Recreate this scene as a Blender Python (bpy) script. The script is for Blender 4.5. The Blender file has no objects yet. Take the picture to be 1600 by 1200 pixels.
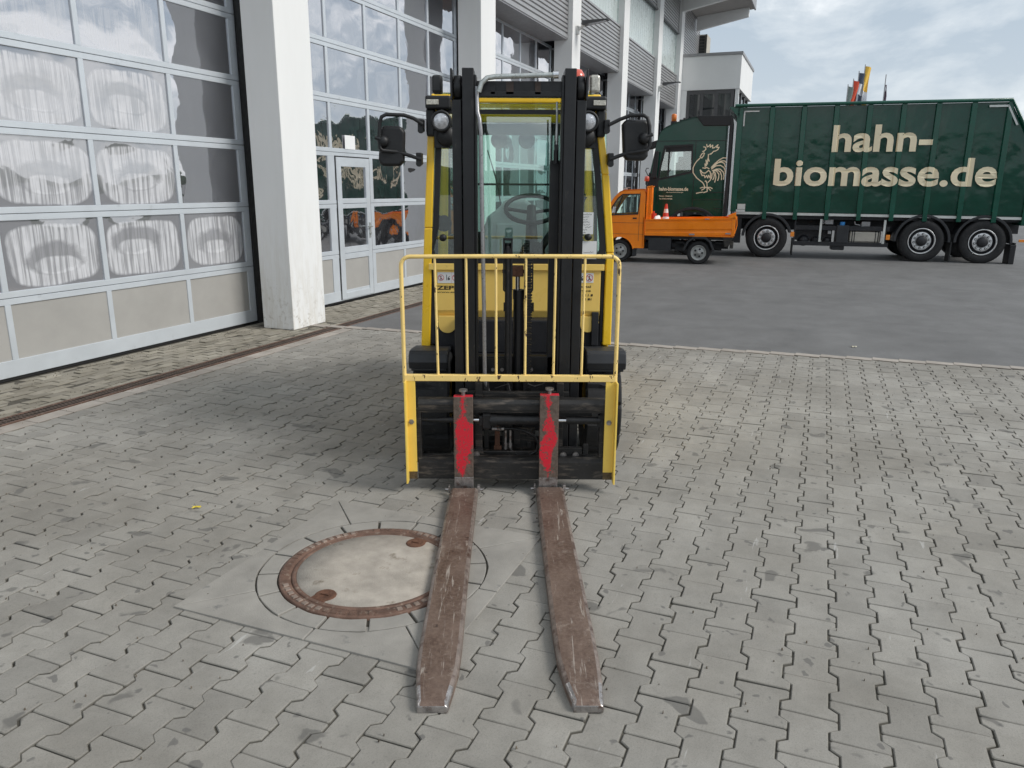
import bpy, bmesh, math, random
from mathutils import Vector, Matrix, noise as mn
random.seed(7)
PI = math.pi
sc = bpy.context.scene
COL = sc.collection

# ------------------------------------------------------------------ camera
pitch, roll = math.radians(14.35), math.radians(0.31)
cd = bpy.data.cameras.new('camera'); cam = bpy.data.objects.new('camera', cd); COL.objects.link(cam)
Fv = Vector((0, math.cos(pitch), -math.sin(pitch))); R0 = Vector((1, 0, 0)); U0 = R0.cross(Fv)
Rv = R0 * math.cos(roll) + U0 * math.sin(roll); Uv = U0 * math.cos(roll) - R0 * math.sin(roll)
mw = Matrix((( Rv.x, Uv.x, -Fv.x, 0), (Rv.y, Uv.y, -Fv.y, 0), (Rv.z, Uv.z, -Fv.z, 1.7), (0, 0, 0, 1)))
cam.matrix_world = mw
cd.sensor_fit = 'HORIZONTAL'; cd.sensor_width = 36; cd.lens = 27; cd.clip_end = 3000; cd.clip_start = 0.05
sc.camera = cam

# ------------------------------------------------------------------ light
SUN_EL, SUN_AZ = math.radians(40), math.radians(108)      # azimuth clockwise from +Y
w = bpy.data.worlds.new('World'); sc.world = w; w.use_nodes = True
nt = w.node_tree; nt.nodes.clear(); N_ = nt.nodes.new; L_ = nt.links.new
out = N_('ShaderNodeOutputWorld'); bg = N_('ShaderNodeBackground'); L_(bg.outputs[0], out.inputs[0])
sky = N_('ShaderNodeTexSky'); sky.sky_type = 'NISHITA'; sky.sun_disc = False
sky.sun_elevation = SUN_EL; sky.sun_rotation = SUN_AZ
tc = N_('ShaderNodeTexCoord'); sep = N_('ShaderNodeSeparateXYZ'); L_(tc.outputs['Generated'], sep.inputs[0])
mp = N_('ShaderNodeMapping'); mp.inputs['Scale'].default_value = (1, 1, 2.6); L_(tc.outputs['Generated'], mp.inputs[0])
def wnoise(scale, det, rough, off):
    m2 = N_('ShaderNodeMapping'); m2.inputs['Location'].default_value = off; L_(mp.outputs[0], m2.inputs[0])
    n = N_('ShaderNodeTexNoise'); n.inputs['Scale'].default_value = scale; n.inputs['Detail'].default_value = det
    n.inputs['Roughness'].default_value = rough; n.inputs['Distortion'].default_value = 0.35
    L_(m2.outputs[0], n.inputs[0]); return n
n1 = wnoise(3.1, 7, 0.56, (1.3, 0.2, 0.5)); n2 = wnoise(6.0, 8, 0.6, (4.3, 2.2, 1.1))
rmp = N_('ShaderNodeValToRGB'); cr = rmp.color_ramp
cr.elements[0].position = 0.42; cr.elements[0].color = (0.40, 0.49, 0.58, 1)
cr.elements[1].position = 0.58; cr.elements[1].color = (1.08, 1.10, 1.11, 1)
e = cr.elements.new(0.49); e.color = (0.60, 0.67, 0.73, 1)
ad = N_('ShaderNodeMath'); ad.operation = 'MULTIPLY_ADD'; ad.inputs[1].default_value = 0.35; L_(n2.outputs[0], ad.inputs[0])
md = N_('ShaderNodeMath'); md.operation = 'MULTIPLY'; md.inputs[1].default_value = 0.65; L_(n1.outputs[0], md.inputs[0]); L_(md.outputs[0], ad.inputs[2])
L_(ad.outputs[0], rmp.inputs[0])
# cloud layer is brighter towards the horizon (a real overcast deck seen edge-on)
hz = N_('ShaderNodeMapRange'); hz.inputs['From Min'].default_value = 0.0; hz.inputs['From Max'].default_value = 0.3
hz.inputs['To Min'].default_value = 0.35; hz.inputs['To Max'].default_value = 0.0; L_(sep.outputs['Z'], hz.inputs[0])
mh = N_('ShaderNodeMixRGB'); mh.inputs[2].default_value = (0.98, 1.0, 1.02, 1); L_(hz.outputs[0], mh.inputs[0]); L_(rmp.outputs[0], mh.inputs[1])
ssc = N_('ShaderNodeVectorMath'); ssc.operation = 'SCALE'; ssc.inputs['Scale'].default_value = 0.1; L_(sky.outputs[0], ssc.inputs[0])
mx = N_('ShaderNodeMixRGB'); mx.inputs[0].default_value = 0.88; L_(ssc.outputs[0], mx.inputs[1]); L_(mh.outputs[0], mx.inputs[2])
L_(mx.outputs[0], bg.inputs[0]); bg.inputs[1].default_value = 0.95
sd = bpy.data.lights.new('sun', 'SUN'); sd.energy = 2.1; sd.angle = math.radians(22); sd.color = (1, 0.96, 0.9)
so = bpy.data.objects.new('sun', sd); COL.objects.link(so)
sdir = Vector((math.sin(SUN_AZ) * math.cos(SUN_EL), math.cos(SUN_AZ) * math.cos(SUN_EL), math.sin(SUN_EL)))
so.rotation_euler = sdir.to_track_quat('Z', 'Y').to_euler(); so.location = (8, -3, 12)
vs = sc.view_settings; vs.view_transform = 'Standard'; vs.look = 'None'; vs.gamma = 1; vs.exposure = 0.22
vs.use_curve_mapping = False

# ------------------------------------------------------------------ material helpers
class Mat:
    def __init__(s, name):
        s.m = bpy.data.materials.new(name); s.m.use_nodes = True; s.t = s.m.node_tree
        s.p = s.t.nodes['Principled BSDF']; s.o = s.t.nodes['Material Output']
        s.tc = s.n('ShaderNodeTexCoord')
    def n(s, k, **kw):
        nd = s.t.nodes.new(k)
        for a, b in kw.items(): setattr(nd, a, b)
        return nd
    def l(s, a, b): s.t.links.new(a, b)
    def noise(s, scale, det=4, rough=0.55, dist=0, vec=None, sc3=None, w=None):
        nd = s.n('ShaderNodeTexNoise'); nd.inputs['Scale'].default_value = scale; nd.inputs['Detail'].default_value = det
        nd.inputs['Roughness'].default_value = rough; nd.inputs['Distortion'].default_value = dist
        v = vec or s.tc.outputs['Object']
        if sc3 or w:
            mpn = s.n('ShaderNodeMapping')
            if sc3: mpn.inputs['Scale'].default_value = sc3
            if w: mpn.inputs['Location'].default_value = w
            s.l(v, mpn.inputs[0]); v = mpn.outputs[0]
        s.l(v, nd.inputs[0]); return nd.outputs[0]
    def ramp(s, val, a, b, va=0., vb=1.):
        r = s.n('ShaderNodeMapRange'); r.inputs['From Min'].default_value = a; r.inputs['From Max'].default_value = b
        r.inputs['To Min'].default_value = va; r.inputs['To Max'].default_value = vb; s.l(val, r.inputs[0]); return r.outputs[0]
    def mix(s, fac, a, b, mode='MIX'):
        m = s.n('ShaderNodeMixRGB', blend_type=mode)
        for i, v in ((0, fac), (1, a), (2, b)):
            if isinstance(v, (int, float)): m.inputs[i].default_value = v
            elif isinstance(v, tuple): m.inputs[i].default_value = (*v[:3], 1)
            else: s.l(v, m.inputs[i])
        return m.outputs[0]
    def math(s, op, a, b=0.):
        m = s.n('ShaderNodeMath', operation=op)
        for i, v in ((0, a), (1, b)):
            if isinstance(v, (int, float)): m.inputs[i].default_value = v
            else: s.l(v, m.inputs[i])
        return m.outputs[0]
    def bump(s, h, strength=0.3, dist=0.01):
        b = s.n('ShaderNodeBump'); b.inputs['Strength'].default_value = strength; b.inputs['Distance'].default_value = dist
        s.l(h, b.inputs['Height']); s.l(b.outputs[0], s.p.inputs['Normal'])
    def base(s, c):
        if isinstance(c, tuple): s.p.inputs['Base Color'].default_value = (*c[:3], 1)
        else: s.l(c, s.p.inputs['Base Color'])
    def set(s, **kw):
        for k, v in kw.items():
            i = s.p.inputs[k.replace('_', ' ')]
            if isinstance(v, (int, float, tuple)): i.default_value = v
            else: s.l(v, i)
def mul(c, k): return tuple(min(1, x * k) for x in c)
def simple(name, c, rough=0.5, metal=0., var=0.12, scale=6, bump=0., bscale=80, dirt=None, dthr=(0.58, 0.66), dscale=14, dirt_sc3=None, rvar=0.1, coat=0.):
    m = Mat(name); n = m.noise(scale, 5, 0.6)
    c_ = m.mix(m.ramp(n, 0.3, 0.7), mul(c, 1 - var), mul(c, 1 + var))
    if dirt:
        c_ = m.mix(m.ramp(m.noise(dscale, 6, 0.65, sc3=dirt_sc3), *dthr), c_, dirt)
    m.base(c_); m.set(Metallic=metal); m.set(Roughness=m.ramp(m.noise(scale * 3, 4), 0.3, 0.7, max(0.02, rough - rvar), min(1, rough + rvar)))
    if coat: m.set(Coat_Weight=coat, Coat_Roughness=0.08)
    if bump: m.bump(m.noise(bscale, 3), bump, 0.004)
    return m.m

# paving blocks
m = Mat('concrete_block')
at = m.n('ShaderNodeVertexColor'); at.layer_name = 'tone'
big = m.noise(0.9, 5, 0.6); mid = m.noise(7, 5, 0.65); fine = m.noise(420, 2, 0.7); sp = m.noise(150, 3, 0.8)
c = m.mix(m.ramp(big, 0.35, 0.68), (0.215, 0.203, 0.182), (0.292, 0.281, 0.260))
c = m.mix(m.ramp(mid, 0.3, 0.7), m.mix(1., c, (0.86, 0.86, 0.85), 'MULTIPLY'), m.mix(1., c, (1.08, 1.08, 1.07), 'MULTIPLY'))
c = m.mix(1., c, at.outputs[0], 'MULTIPLY')
c = m.mix(m.ramp(fine, 0.35, 0.7, 0, 0.5), c, m.mix(1., c, (1.5, 1.5, 1.5), 'MULTIPLY'))
c = m.mix(m.ramp(sp, 0.52, 0.62, 0, 0.4), c, m.mix(1., c, (0.62, 0.62, 0.62), 'MULTIPLY'))
# oil drips and old stains
c = m.mix(m.ramp(m.noise(5.5, 3, 0.45, 0.4), 0.655, 0.69, 0, 0.6), c, (0.085, 0.083, 0.078))
c = m.mix(m.ramp(m.noise(14, 2, 0.5, 0.2, w=(5, 3, 0)), 0.672, 0.70, 0, 0.6), c, (0.085, 0.083, 0.08))
c = m.mix(m.ramp(m.noise(2.2, 4, 0.5, w=(9, 1, 0)), 0.58, 0.75, 0, 0.35), c, (0.20, 0.185, 0.16))
# pale tyre scuffs
c = m.mix(m.ramp(m.noise(6, 4, 0.6, 0.3, sc3=(0.35, 2.6, 1), w=(2, 8, 0)), 0.685, 0.72, 0, 0.35), c, (0.58, 0.58, 0.57))
m.base(c); m.set(Roughness=0.88); m.bump(m.math('ADD', m.math('MULTIPLY', fine, 0.5), mid), 0.35, 0.003)
M_BLOCK = m.m

m = Mat('asphalt')
fine = m.noise(180, 3, 0.8); mid = m.noise(2.2, 6, 0.65, 0.3); big = m.noise(0.35, 5, 0.6, sc3=(1, 2.2, 1))
c = m.mix(m.ramp(big, 0.3, 0.7), (0.112, 0.112, 0.113), (0.148, 0.148, 0.149))
c = m.mix(m.ramp(mid, 0.32, 0.7), m.mix(1., c, (0.82, 0.82, 0.82), 'MULTIPLY'), m.mix(1., c, (1.14, 1.14, 1.14), 'MULTIPLY'))
c = m.mix(m.ramp(fine, 0.5, 0.75, 0, 0.45), c, (0.34, 0.34, 0.33))
c = m.mix(m.ramp(m.noise(0.9, 5, 0.6, w=(3, 7, 0)), 0.6, 0.72, 0, 0.3), c, (0.075, 0.075, 0.077))
c = m.mix(m.ramp(m.noise(1.7, 5, 0.6, 0.5, sc3=(3, 0.5, 1), w=(1, 4, 0)), 0.66, 0.72, 0, 0.25), c, (0.27, 0.27, 0.27))
m.base(c); m.set(Roughness=0.85); m.bump(fine, 0.5, 0.004); M_ASPHALT = m.m

m = Mat('mossy_cobble'); at = m.n('ShaderNodeVertexColor'); at.layer_name = 'tone'
c = m.mix(m.ramp(m.noise(3, 5, 0.6), 0.3, 0.7), (0.215, 0.195, 0.155), (0.32, 0.297, 0.25))
c = m.mix(1., c, at.outputs[0], 'MULTIPLY')
c = m.mix(m.ramp(m.noise(9, 6, 0.7), 0.56, 0.7, 0, 0.7), c, (0.11, 0.095, 0.06))
m.base(c); m.set(Roughness=0.9); m.bump(m.noise(90, 4), 0.5, 0.006); M_COBBLE = m.m
m = Mat('border_slab'); at = m.n('ShaderNodeVertexColor'); at.layer_name = 'tone'
c = m.mix(m.ramp(m.noise(4, 5, 0.6), 0.3, 0.7), (0.28, 0.25, 0.22), (0.39, 0.355, 0.32))
c = m.mix(1., c, at.outputs[0], 'MULTIPLY'); m.base(c); m.set(Roughness=0.88); m.bump(m.noise(90, 4), 0.4, 0.004); M_SLAB = m.m

M_JOINT = simple('joint_sand', (0.085, 0.077, 0.062), 0.95, var=0.3, scale=30, bump=0.5)
M_SURR = simple('surround_concrete', (0.275, 0.262, 0.238), 0.88, var=0.16, scale=5, bump=0.35, bscale=140, dirt=(0.13, 0.13, 0.128), dthr=(0.62, 0.72), dscale=7)
M_LID = simple('lid_concrete', (0.365, 0.33, 0.285), 0.88, var=0.22, scale=9, bump=0.6, bscale=170, dirt=(0.2, 0.17, 0.13), dthr=(0.6, 0.7), dscale=11)
M_CASTIRON = simple('rusty_cast_iron', (0.16, 0.095, 0.07), 0.7, 0.3, 0.35, 14, 0.4, 90, dirt=(0.30, 0.24, 0.19), dthr=(0.56, 0.7), dscale=30)
M_RUST = simple('rust', (0.12, 0.055, 0.032), 0.8, 0.1, 0.4, 30, 0.5)
M_WHITEWALL = Mat('white_render')
m = M_WHITEWALL
mo = m.n('ShaderNodeSeparateXYZ'); m.l(m.tc.outputs['Object'], mo.inputs[0])
low = m.ramp(mo.outputs[2], 0.0, 0.75, 1, 0)
c = m.mix(m.ramp(m.noise(1.2, 5, 0.6, sc3=(1, 1, 0.25)), 0.3, 0.75), (0.77, 0.78, 0.78), (0.85, 0.86, 0.86))
c = m.mix(m.math('MULTIPLY', m.ramp(m.noise(5, 6, 0.7, sc3=(2.2, 2.2, 0.35)), 0.42, 0.62), m.ramp(mo.outputs[2], 0.0, 1.6, 0.45, 0.02)), c, (0.52, 0.48, 0.40))
c = m.mix(m.math('MULTIPLY', m.ramp(m.noise(9, 7, 0.8), 0.54, 0.66, 0, 0.7), low), c, (0.24, 0.19, 0.13))
m.base(c); m.set(Roughness=0.75); m.bump(m.noise(60, 4), 0.1, 0.003); M_WHITEWALL = m.m
M_WHITE2 = simple('white_render_clean', (0.78, 0.79, 0.79), 0.7, var=0.03, scale=1.2, bump=0.1)
M_ALU = simple('white_aluminium', (0.60, 0.645, 0.69), 0.38, 0.25, 0.05, 3, dirt=(0.42, 0.45, 0.48), dthr=(0.62, 0.8), dscale=5)
M_SEAM = simple('dark_rubber', (0.012, 0.012, 0.013), 0.6)
M_INFILL = simple('beige_infill', (0.365, 0.357, 0.34), 0.7, var=0.07, scale=2.5, bump=0.12, bscale=200)
M_CORR = simple('corrugated_silver', (0.42, 0.42, 0.425), 0.42, 0.55, 0.06, 1.5)
M_TRIM = simple('grey_trim', (0.34, 0.34, 0.35), 0.45, 0.5, 0.06)
M_SOFFIT = simple('soffit_board', (0.36, 0.345, 0.33), 0.7, var=0.06)
M_DARKIN = simple('dark_interior', (0.02, 0.021, 0.023), 0.8)
M_ANTHR = simple('anthracite_frame', (0.10, 0.10, 0.104), 0.45, 0.3)
M_PAPER = simple('paper', (0.82, 0.83, 0.83), 0.8, var=0.02)
M_GLBLOCK = simple('glass_block', (0.05, 0.055, 0.055), 0.2, 0.3, 0.3, 12)
M_BEIGEWALL = simple('beige_wall', (0.45, 0.43, 0.38), 0.8)

def pane_mat(name, fog_refl, seed):
    m = Mat(name); m.base((0.028, 0.029, 0.033)); m.set(Roughness=0.04, IOR=1.5)
    gl = m.n('ShaderNodeBsdfGlossy'); gl.inputs['Color'].default_value = (0.93, 0.93, 0.97, 1); gl.inputs['Roughness'].default_value = 0.025
    df = m.n('ShaderNodeMixShader'); df.inputs[0].default_value = 0.62 if fog_refl < 0.5 else 0.40
    m.l(m.p.outputs[0], df.inputs[1]); m.l(gl.outputs[0], df.inputs[2])
    bp = m.n('ShaderNodeBump'); bp.inputs['Strength'].default_value = 0.12; bp.inputs['Distance'].default_value = 0.02
    m.l(m.noise(2.1, 3, 0.5, 0.8, w=(seed, 0, seed)), bp.inputs['Height']); m.l(bp.outputs[0], gl.inputs['Normal'])
    last = df.outputs[0]
    if fog_refl:      # condensation and dust, with smeared pale reflections painted in as rounded rings
        g = m.tc.outputs['Generated']
        nz = m.noise(2.3, 4, 0.5, 0.6, w=(seed * 1.7, 0, seed))
        mpn = m.n('ShaderNodeSeparateXYZ'); m.l(g, mpn.inputs[0]); oi = m.n('ShaderNodeObjectInfo'); rd = m.math('SUBTRACT', oi.outputs['Random'], 0.5)
        def dist(cx, cz, sx, sz, p):
            a = m.math('POWER', m.math('ABSOLUTE', m.math('MULTIPLY', m.math('SUBTRACT', m.math('SUBTRACT', mpn.outputs[0], cx), m.math('MULTIPLY', rd, 0.16 if sx < 0.4 else 0.02)), 1 / sx)), p)
            b = m.math('POWER', m.math('ABSOLUTE', m.math('MULTIPLY', m.math('SUBTRACT', m.math('SUBTRACT', mpn.outputs[2], cz), m.math('MULTIPLY', rd, -0.2 if sx < 0.4 else 0.02)), 1 / sz)), p)
            return m.math('ADD', m.math('ADD', a, b), m.math('MULTIPLY', m.math('SUBTRACT', nz, 0.5), 1.7 if sx < 0.4 else 1.1))
        outer = m.ramp(dist(0.5, 0.47, 0.475, 0.46, 4.0), 0.80, 1.05, 1, 0)
        hole = m.ramp(m.math('ADD', dist(0.46, 0.5, 0.31, 0.24, 2.2), m.math('MULTIPLY', m.math('SUBTRACT', m.noise(3.5, 5, 0.7, 0.5, w=(seed, 2, 1)), 0.5), 1.6)), 0.6, 1.15, 1, 0)
        core = m.ramp(dist(0.47, 0.40, 0.23, 0.14, 2.4), 0.7, 1.1, 1, 0)
        streak = m.math('ADD', m.math('MULTIPLY', m.noise(20, 0, 0.5, 0, vec=g, sc3=(1.6, 0, 0.05), w=(seed, 0, 0)), 0.6), m.math('MULTIPLY', m.noise(55, 0, 0.5, 0, vec=g, sc3=(1.6, 0, 0.03), w=(seed, 3, 0)), 0.4))
        st = m.ramp(streak, 0.40, 0.56, 0.28, 1.0)
        sp_ = m.ramp(m.noise(5, 3, 0.6), 0.35, 0.65, 0.82, 1)
        f = m.math('SUBTRACT', outer, m.math('MULTIPLY', hole, 0.72))
        f = m.math('ADD', m.math('MAXIMUM', f, 0), m.math('MULTIPLY', core, 0.72))
        f = m.math('MULTIPLY', m.math('MULTIPLY', f, st), sp_)
        f = m.math('ADD', m.math('MULTIPLY', f, 0.72 * fog_refl), 0.20 * fog_refl)
        d2 = m.n('ShaderNodeBsdfDiffuse'); m.l(m.mix(sp_, (0.48, 0.495, 0.535), (0.66, 0.67, 0.705)), d2.inputs[0])
        ms = m.n('ShaderNodeMixShader'); m.l(f, ms.inputs[0]); m.l(last, ms.inputs[1]); m.l(d2.outputs[0], ms.inputs[2]); last = ms.outputs[0]
    else:
        d2 = m.n('ShaderNodeBsdfDiffuse'); d2.inputs[0].default_value = (0.45, 0.46, 0.48, 1)
        ms = m.n('ShaderNodeMixShader'); m.l(m.ramp(m.noise(2.5, 5, 0.6, w=(seed, 0, 0)), 0.4, 0.75, 0.0, 0.06), ms.inputs[0]); m.l(last, ms.inputs[1]); m.l(d2.outputs[0], ms.inputs[2]); last = ms.outputs[0]
    m.l(last, m.o.inputs[0]); return m.m
PANE = [pane_mat('gate_pane', 0, 3.1)]
FOG = [pane_mat('fog_reflection_pane', 1.0, s) for s in (1.2, 4.7, 8.3, 12.9)]
FOGL_REFL = pane_mat('faint_fog_reflection_pane', 0.45, 6.6)
M_OPAL = simple('opal_glazing', (0.58, 0.65, 0.64), 0.3, 0.1, 0.04, 1, bump=0.1, bscale=30)
m = Mat('window_glass_dark'); m.base((0.02, 0.025, 0.027)); m.set(Roughness=0.03, Specular_IOR_Level=0.9); M_DGLASS = m.m

def glass(name, tint, refl=1.0, base=0.06):
    m = Mat(name); tr = m.n('ShaderNodeBsdfTransparent'); tr.inputs[0].default_value = (*tint, 1)
    gl = m.n('ShaderNodeBsdfGlossy'); gl.inputs['Roughness'].default_value = 0.01; gl.inputs[0].default_value = (1, 1, 1, 1)
    fr = m.n('ShaderNodeFresnel'); fr.inputs[0].default_value = 1.5
    f = m.math('MINIMUM', m.math('ADD', m.math('MULTIPLY', fr.outputs[0], refl), base), 1.0)
    ms = m.n('ShaderNodeMixShader'); m.l(f, ms.inputs[0]); m.l(tr.outputs[0], ms.inputs[1]); m.l(gl.outputs[0], ms.inputs[2])
    m.l(ms.outputs[0], m.o.inputs[0]); return m.m
M_GLASS = glass('cab_glass_tinted', (0.84, 0.94, 0.915), 1.0, 0.15)
M_GLASS2 = glass('rear_glass_tinted', (0.80, 0.95, 0.90), 0.8, 0.0)
M_LENS = simple('headlight_lens', (0.62, 0.63, 0.66), 0.12, 0.5, 0.3, 60, 0.6, 120)
M_LENS2 = simple('indicator_lens', (0.5, 0.48, 0.42), 0.15, 0.3, 0.4, 90)

BL = (0.018, 0.019, 0.021)
M_MAST = simple('mast_black_paint', (0.009, 0.0095, 0.011), 0.40, 0.0, 0.35, 7, 0.12, 60, dirt=(0.05, 0.045, 0.04), dthr=(0.64, 0.74), dscale=25, dirt_sc3=(1, 1, 0.35))
M_BLACK = simple('black_plastic', (0.011, 0.0115, 0.013), 0.5, 0, 0.15, 20, 0.15, 200)
M_BLACKG = simple('black_greasy_steel', (0.014, 0.014, 0.015), 0.4, 0.3, 0.4, 20, 0.2, 90, dirt=(0.06, 0.045, 0.035), dthr=(0.6, 0.72), dscale=30)
M_CARR = simple('carriage_worn_black', (0.019, 0.018, 0.0175), 0.5, 0.1, 0.4, 9, 0.2, 90, dirt=(0.13, 0.108, 0.088), dthr=(0.52, 0.72), dscale=22, dirt_sc3=(0.35, 1, 2.0))
M_RUBBER = simple('tyre_rubber', (0.013, 0.0135, 0.015), 0.75, 0, 0.25, 9, 0.25, 130, dirt=(0.07, 0.066, 0.06), dthr=(0.6, 0.75), dscale=12)
M_YEL = simple('yellow_paint', (1.0, 0.61, 0.03), 0.32, 0, 0.05, 3, coat=0.3)
M_YELP = simple('cowl_yellow_paint', (1.0, 0.67, 0.17), 0.35, 0, 0.06, 3, coat=0.15, dirt=(0.52, 0.36, 0.11), dthr=(0.62, 0.78), dscale=6)
M_YELG = simple('guard_yellow_chipped', (0.92, 0.67, 0.24), 0.45, 0, 0.08, 8, dirt=(0.09, 0.05, 0.025), dthr=(0.605, 0.625), dscale=34, dirt_sc3=(1, 1, 0.45))
M_YELL = simple('leg_yellow_paint', (0.90, 0.63, 0.12), 0.4, 0, 0.06, 6, dirt=(0.25, 0.14, 0.05), dthr=(0.66, 0.7), dscale=26)
M_YELLD = simple('scorched_paint', (0.10, 0.07, 0.035), 0.7, 0, 0.6, 40, 0.3)
M_STEEL = simple('worn_steel', (0.36, 0.34, 0.33), 0.35, 0.75, 0.3, 40, 0.2, 90, dirt=(0.14, 0.09, 0.07), dthr=(0.52, 0.68), dscale=30)
M_CHROME = simple('chrome', (0.75, 0.75, 0.76), 0.12, 1.0, 0.05)
M_PIPE = simple('galvanised_pipe', (0.33, 0.33, 0.34), 0.34, 0.6, 0.15, 30)
M_PIPE2 = simple('zinc_tube', (0.46, 0.49, 0.48), 0.32, 0.5, 0.15, 20, dirt=(0.25, 0.25, 0.22), dthr=(0.55, 0.7), dscale=25)
m = Mat('fork_sleeve_steel')
n = m.noise(5, 6, 0.7, 0.3, sc3=(1.6, 0.9, 1)); f2 = m.noise(60, 5, 0.75)
c = m.mix(m.ramp(n, 0.3, 0.68), (0.085, 0.050, 0.038), (0.20, 0.142, 0.114))
c = m.mix(m.ramp(f2, 0.42, 0.7, 0, 0.75), c, (0.25, 0.18, 0.14))
c = m.mix(m.ramp(m.noise(9, 7, 0.7, 1.2, sc3=(5.5, 0.35, 1)), 0.585, 0.64, 0, 0.75), c, (0.47, 0.42, 0.37))
c = m.mix(m.ramp(m.noise(6, 7, 0.75, 0.6, w=(3, 2, 0)), 0.56, 0.70, 0, 0.7), c, (0.42, 0.355, 0.30))
c = m.mix(m.ramp(m.noise(22, 3, 0.6, 0, w=(1, 7, 0)), 0.66, 0.72, 0, 0.7), c, (0.035, 0.024, 0.02))
m.base(c); m.set(Metallic=0.35); m.set(Roughness=m.ramp(n, 0.3, 0.7, 0.38, 0.6)); m.bump(f2, 0.3, 0.002); M_FORK = m.m
m = Mat('fork_shank_red_worn')
g = m.tc.outputs['Generated']; sx = m.n('ShaderNodeSeparateXYZ'); m.l(g, sx.inputs[0])
edge = m.math('ABSOLUTE', m.math('SUBTRACT', sx.outputs[0], 0.46))
vert = m.math('ABSOLUTE', m.math('SUBTRACT', sx.outputs[2], 0.56))
fld = m.math('ADD', m.math('MULTIPLY', edge, 1.0), m.math('MULTIPLY', m.math('POWER', vert, 2), 1.4))
fld = m.math('ADD', fld, m.math('MULTIPLY', m.math('SUBTRACT', m.noise(11, 3, 0.5, 0.4, sc3=(1, 1, 0.8)), 0.5), 1.3)); fld = m.math('ADD', fld, m.math('MULTIPLY', m.math('SUBTRACT', m.noise(120, 4, 0.8), 0.5), 0.7))
red = m.math('MULTIPLY', m.ramp(fld, 0.33, 0.36, 1, 0), m.ramp(m.noise(75, 5, 0.75, w=(2, 2, 2)), 0.40, 0.45, 0.05, 1))
br = m.mix(m.ramp(m.noise(50, 5, 0.75), 0.35, 0.7), (0.075, 0.052, 0.04), (0.17, 0.13, 0.105))
c = m.mix(red, br, (0.62, 0.012, 0.03))
m.base(c); m.set(Roughness=0.5, Metallic=0.0); m.bump(m.noise(90, 4), 0.25, 0.002); M_SHANK = m.m
M_REDTOP = simple('red_paint', (0.52, 0.02, 0.035), 0.45, 0, 0.15, 30)
M_SEAT = simple('seat_cover', (0.68, 0.70, 0.72), 0.45, 0, 0.12, 10)
M_ORBEACON = simple('orange_beacon', (0.75, 0.20, 0.035), 0.2, 0, 0.1, coat=0.5)
M_REDBEACON = simple('red_beacon', (0.62, 0.10, 0.06), 0.25, 0, 0.1, coat=0.5)
def paint(name, c, dirt, amt=(0.6, 0.78), metal=0.0, bumpamt=0.1, bs=1.5):
    m = Mat(name); n = m.noise(2.2, 6, 0.65); cc = m.mix(m.ramp(n, 0.3, 0.7), mul(c, 0.85), mul(c, 1.15))
    cc = m.mix(m.ramp(m.noise(3.2, 7, 0.7, 0.4, sc3=(1, 1, 0.6)), amt[0], amt[1], 0, 0.55), cc, dirt)
    cc = m.mix(m.ramp(m.noise(26, 4, 0.7), 0.66, 0.7, 0, 0.4), cc, dirt)
    m.base(cc); m.set(Metallic=metal, Coat_Weight=0.0, Specular_IOR_Level=0.5); m.set(Roughness=m.ramp(n, 0.3, 0.7, 0.10, 0.24))
    m.bump(m.noise(bs, 3, 0.5), bumpamt, 0.05); return m.m
M_GREEN = paint('truck_green', (0.0005, 0.050, 0.031), (0.05, 0.11, 0.09), (0.66, 0.9), 0, 0.45)
M_GREENC = paint('cab_green', (0.0005, 0.050, 0.031), (0.02, 0.07, 0.055), (0.70, 0.9), 0, 0.12)
M_GREENR = paint('rib_green', (0.002, 0.070, 0.045), (0.07, 0.12, 0.10), (0.62, 0.85), 0, 0.05)
M_ORANGE = paint('municipal_orange', (1.0, 0.24, 0.010), (0.50, 0.11, 0.02), (0.6, 0.85), 0, 0.1, 4)
M_CREAM = simple('cream_lettering', (0.86, 0.76, 0.54), 0.5, 0, 0.05, 2)
M_TAPE = simple('reflective_tape', (0.62, 0.64, 0.62), 0.4, 0.1, 0.08, 10)
M_CHASSIS = simple('chassis_black', (0.017, 0.018, 0.022), 0.55, 0.1, 0.3, 6, dirt=(0.06, 0.055, 0.05), dthr=(0.6, 0.75), dscale=8)
M_MUDG = simple('mudguard_plastic', (0.020, 0.022, 0.026), 0.5, 0, 0.2, 6)
M_RIM = simple('steel_rim', (0.68, 0.69, 0.70), 0.38, 0.5, 0.15, 12, dirt=(0.2, 0.18, 0.16), dthr=(0.58, 0.75), dscale=10)
M_RIMG = simple('van_rim', (0.42, 0.43, 0.42), 0.45, 0.4, 0.2, 12, dirt=(0.15, 0.14, 0.13), dthr=(0.55, 0.72), dscale=12)
M_TANK = simple('aluminium_tank', (0.50, 0.47, 0.42), 0.4, 0.7, 0.12, 6)
M_AMBER = simple('amber_marker', (0.85, 0.28, 0.03), 0.3)
M_BLUECAP = simple('blue_cap', (0.03, 0.22, 0.55), 0.4)
M_WHITEP = simple('white_plastic', (0.75, 0.75, 0.73), 0.5, var=0.15, scale=14)
M_CONERED = simple('cone_red', (0.55, 0.05, 0.03), 0.5)
M_LEAFY = simple('yellow_leaf', (0.70, 0.55, 0.05), 0.6, 0, 0.25, 60)
M_LEAFW = simple('pale_leaf', (0.62, 0.58, 0.45), 0.6, 0, 0.25, 60)
M_INK = simple('ink', (0.04, 0.04, 0.05), 0.7); M_INKR = simple('sign_red', (0.6, 0.05, 0.07), 0.6)
M_TXT = simple('dark_lettering', (0.03, 0.022, 0.012), 0.5)

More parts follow.
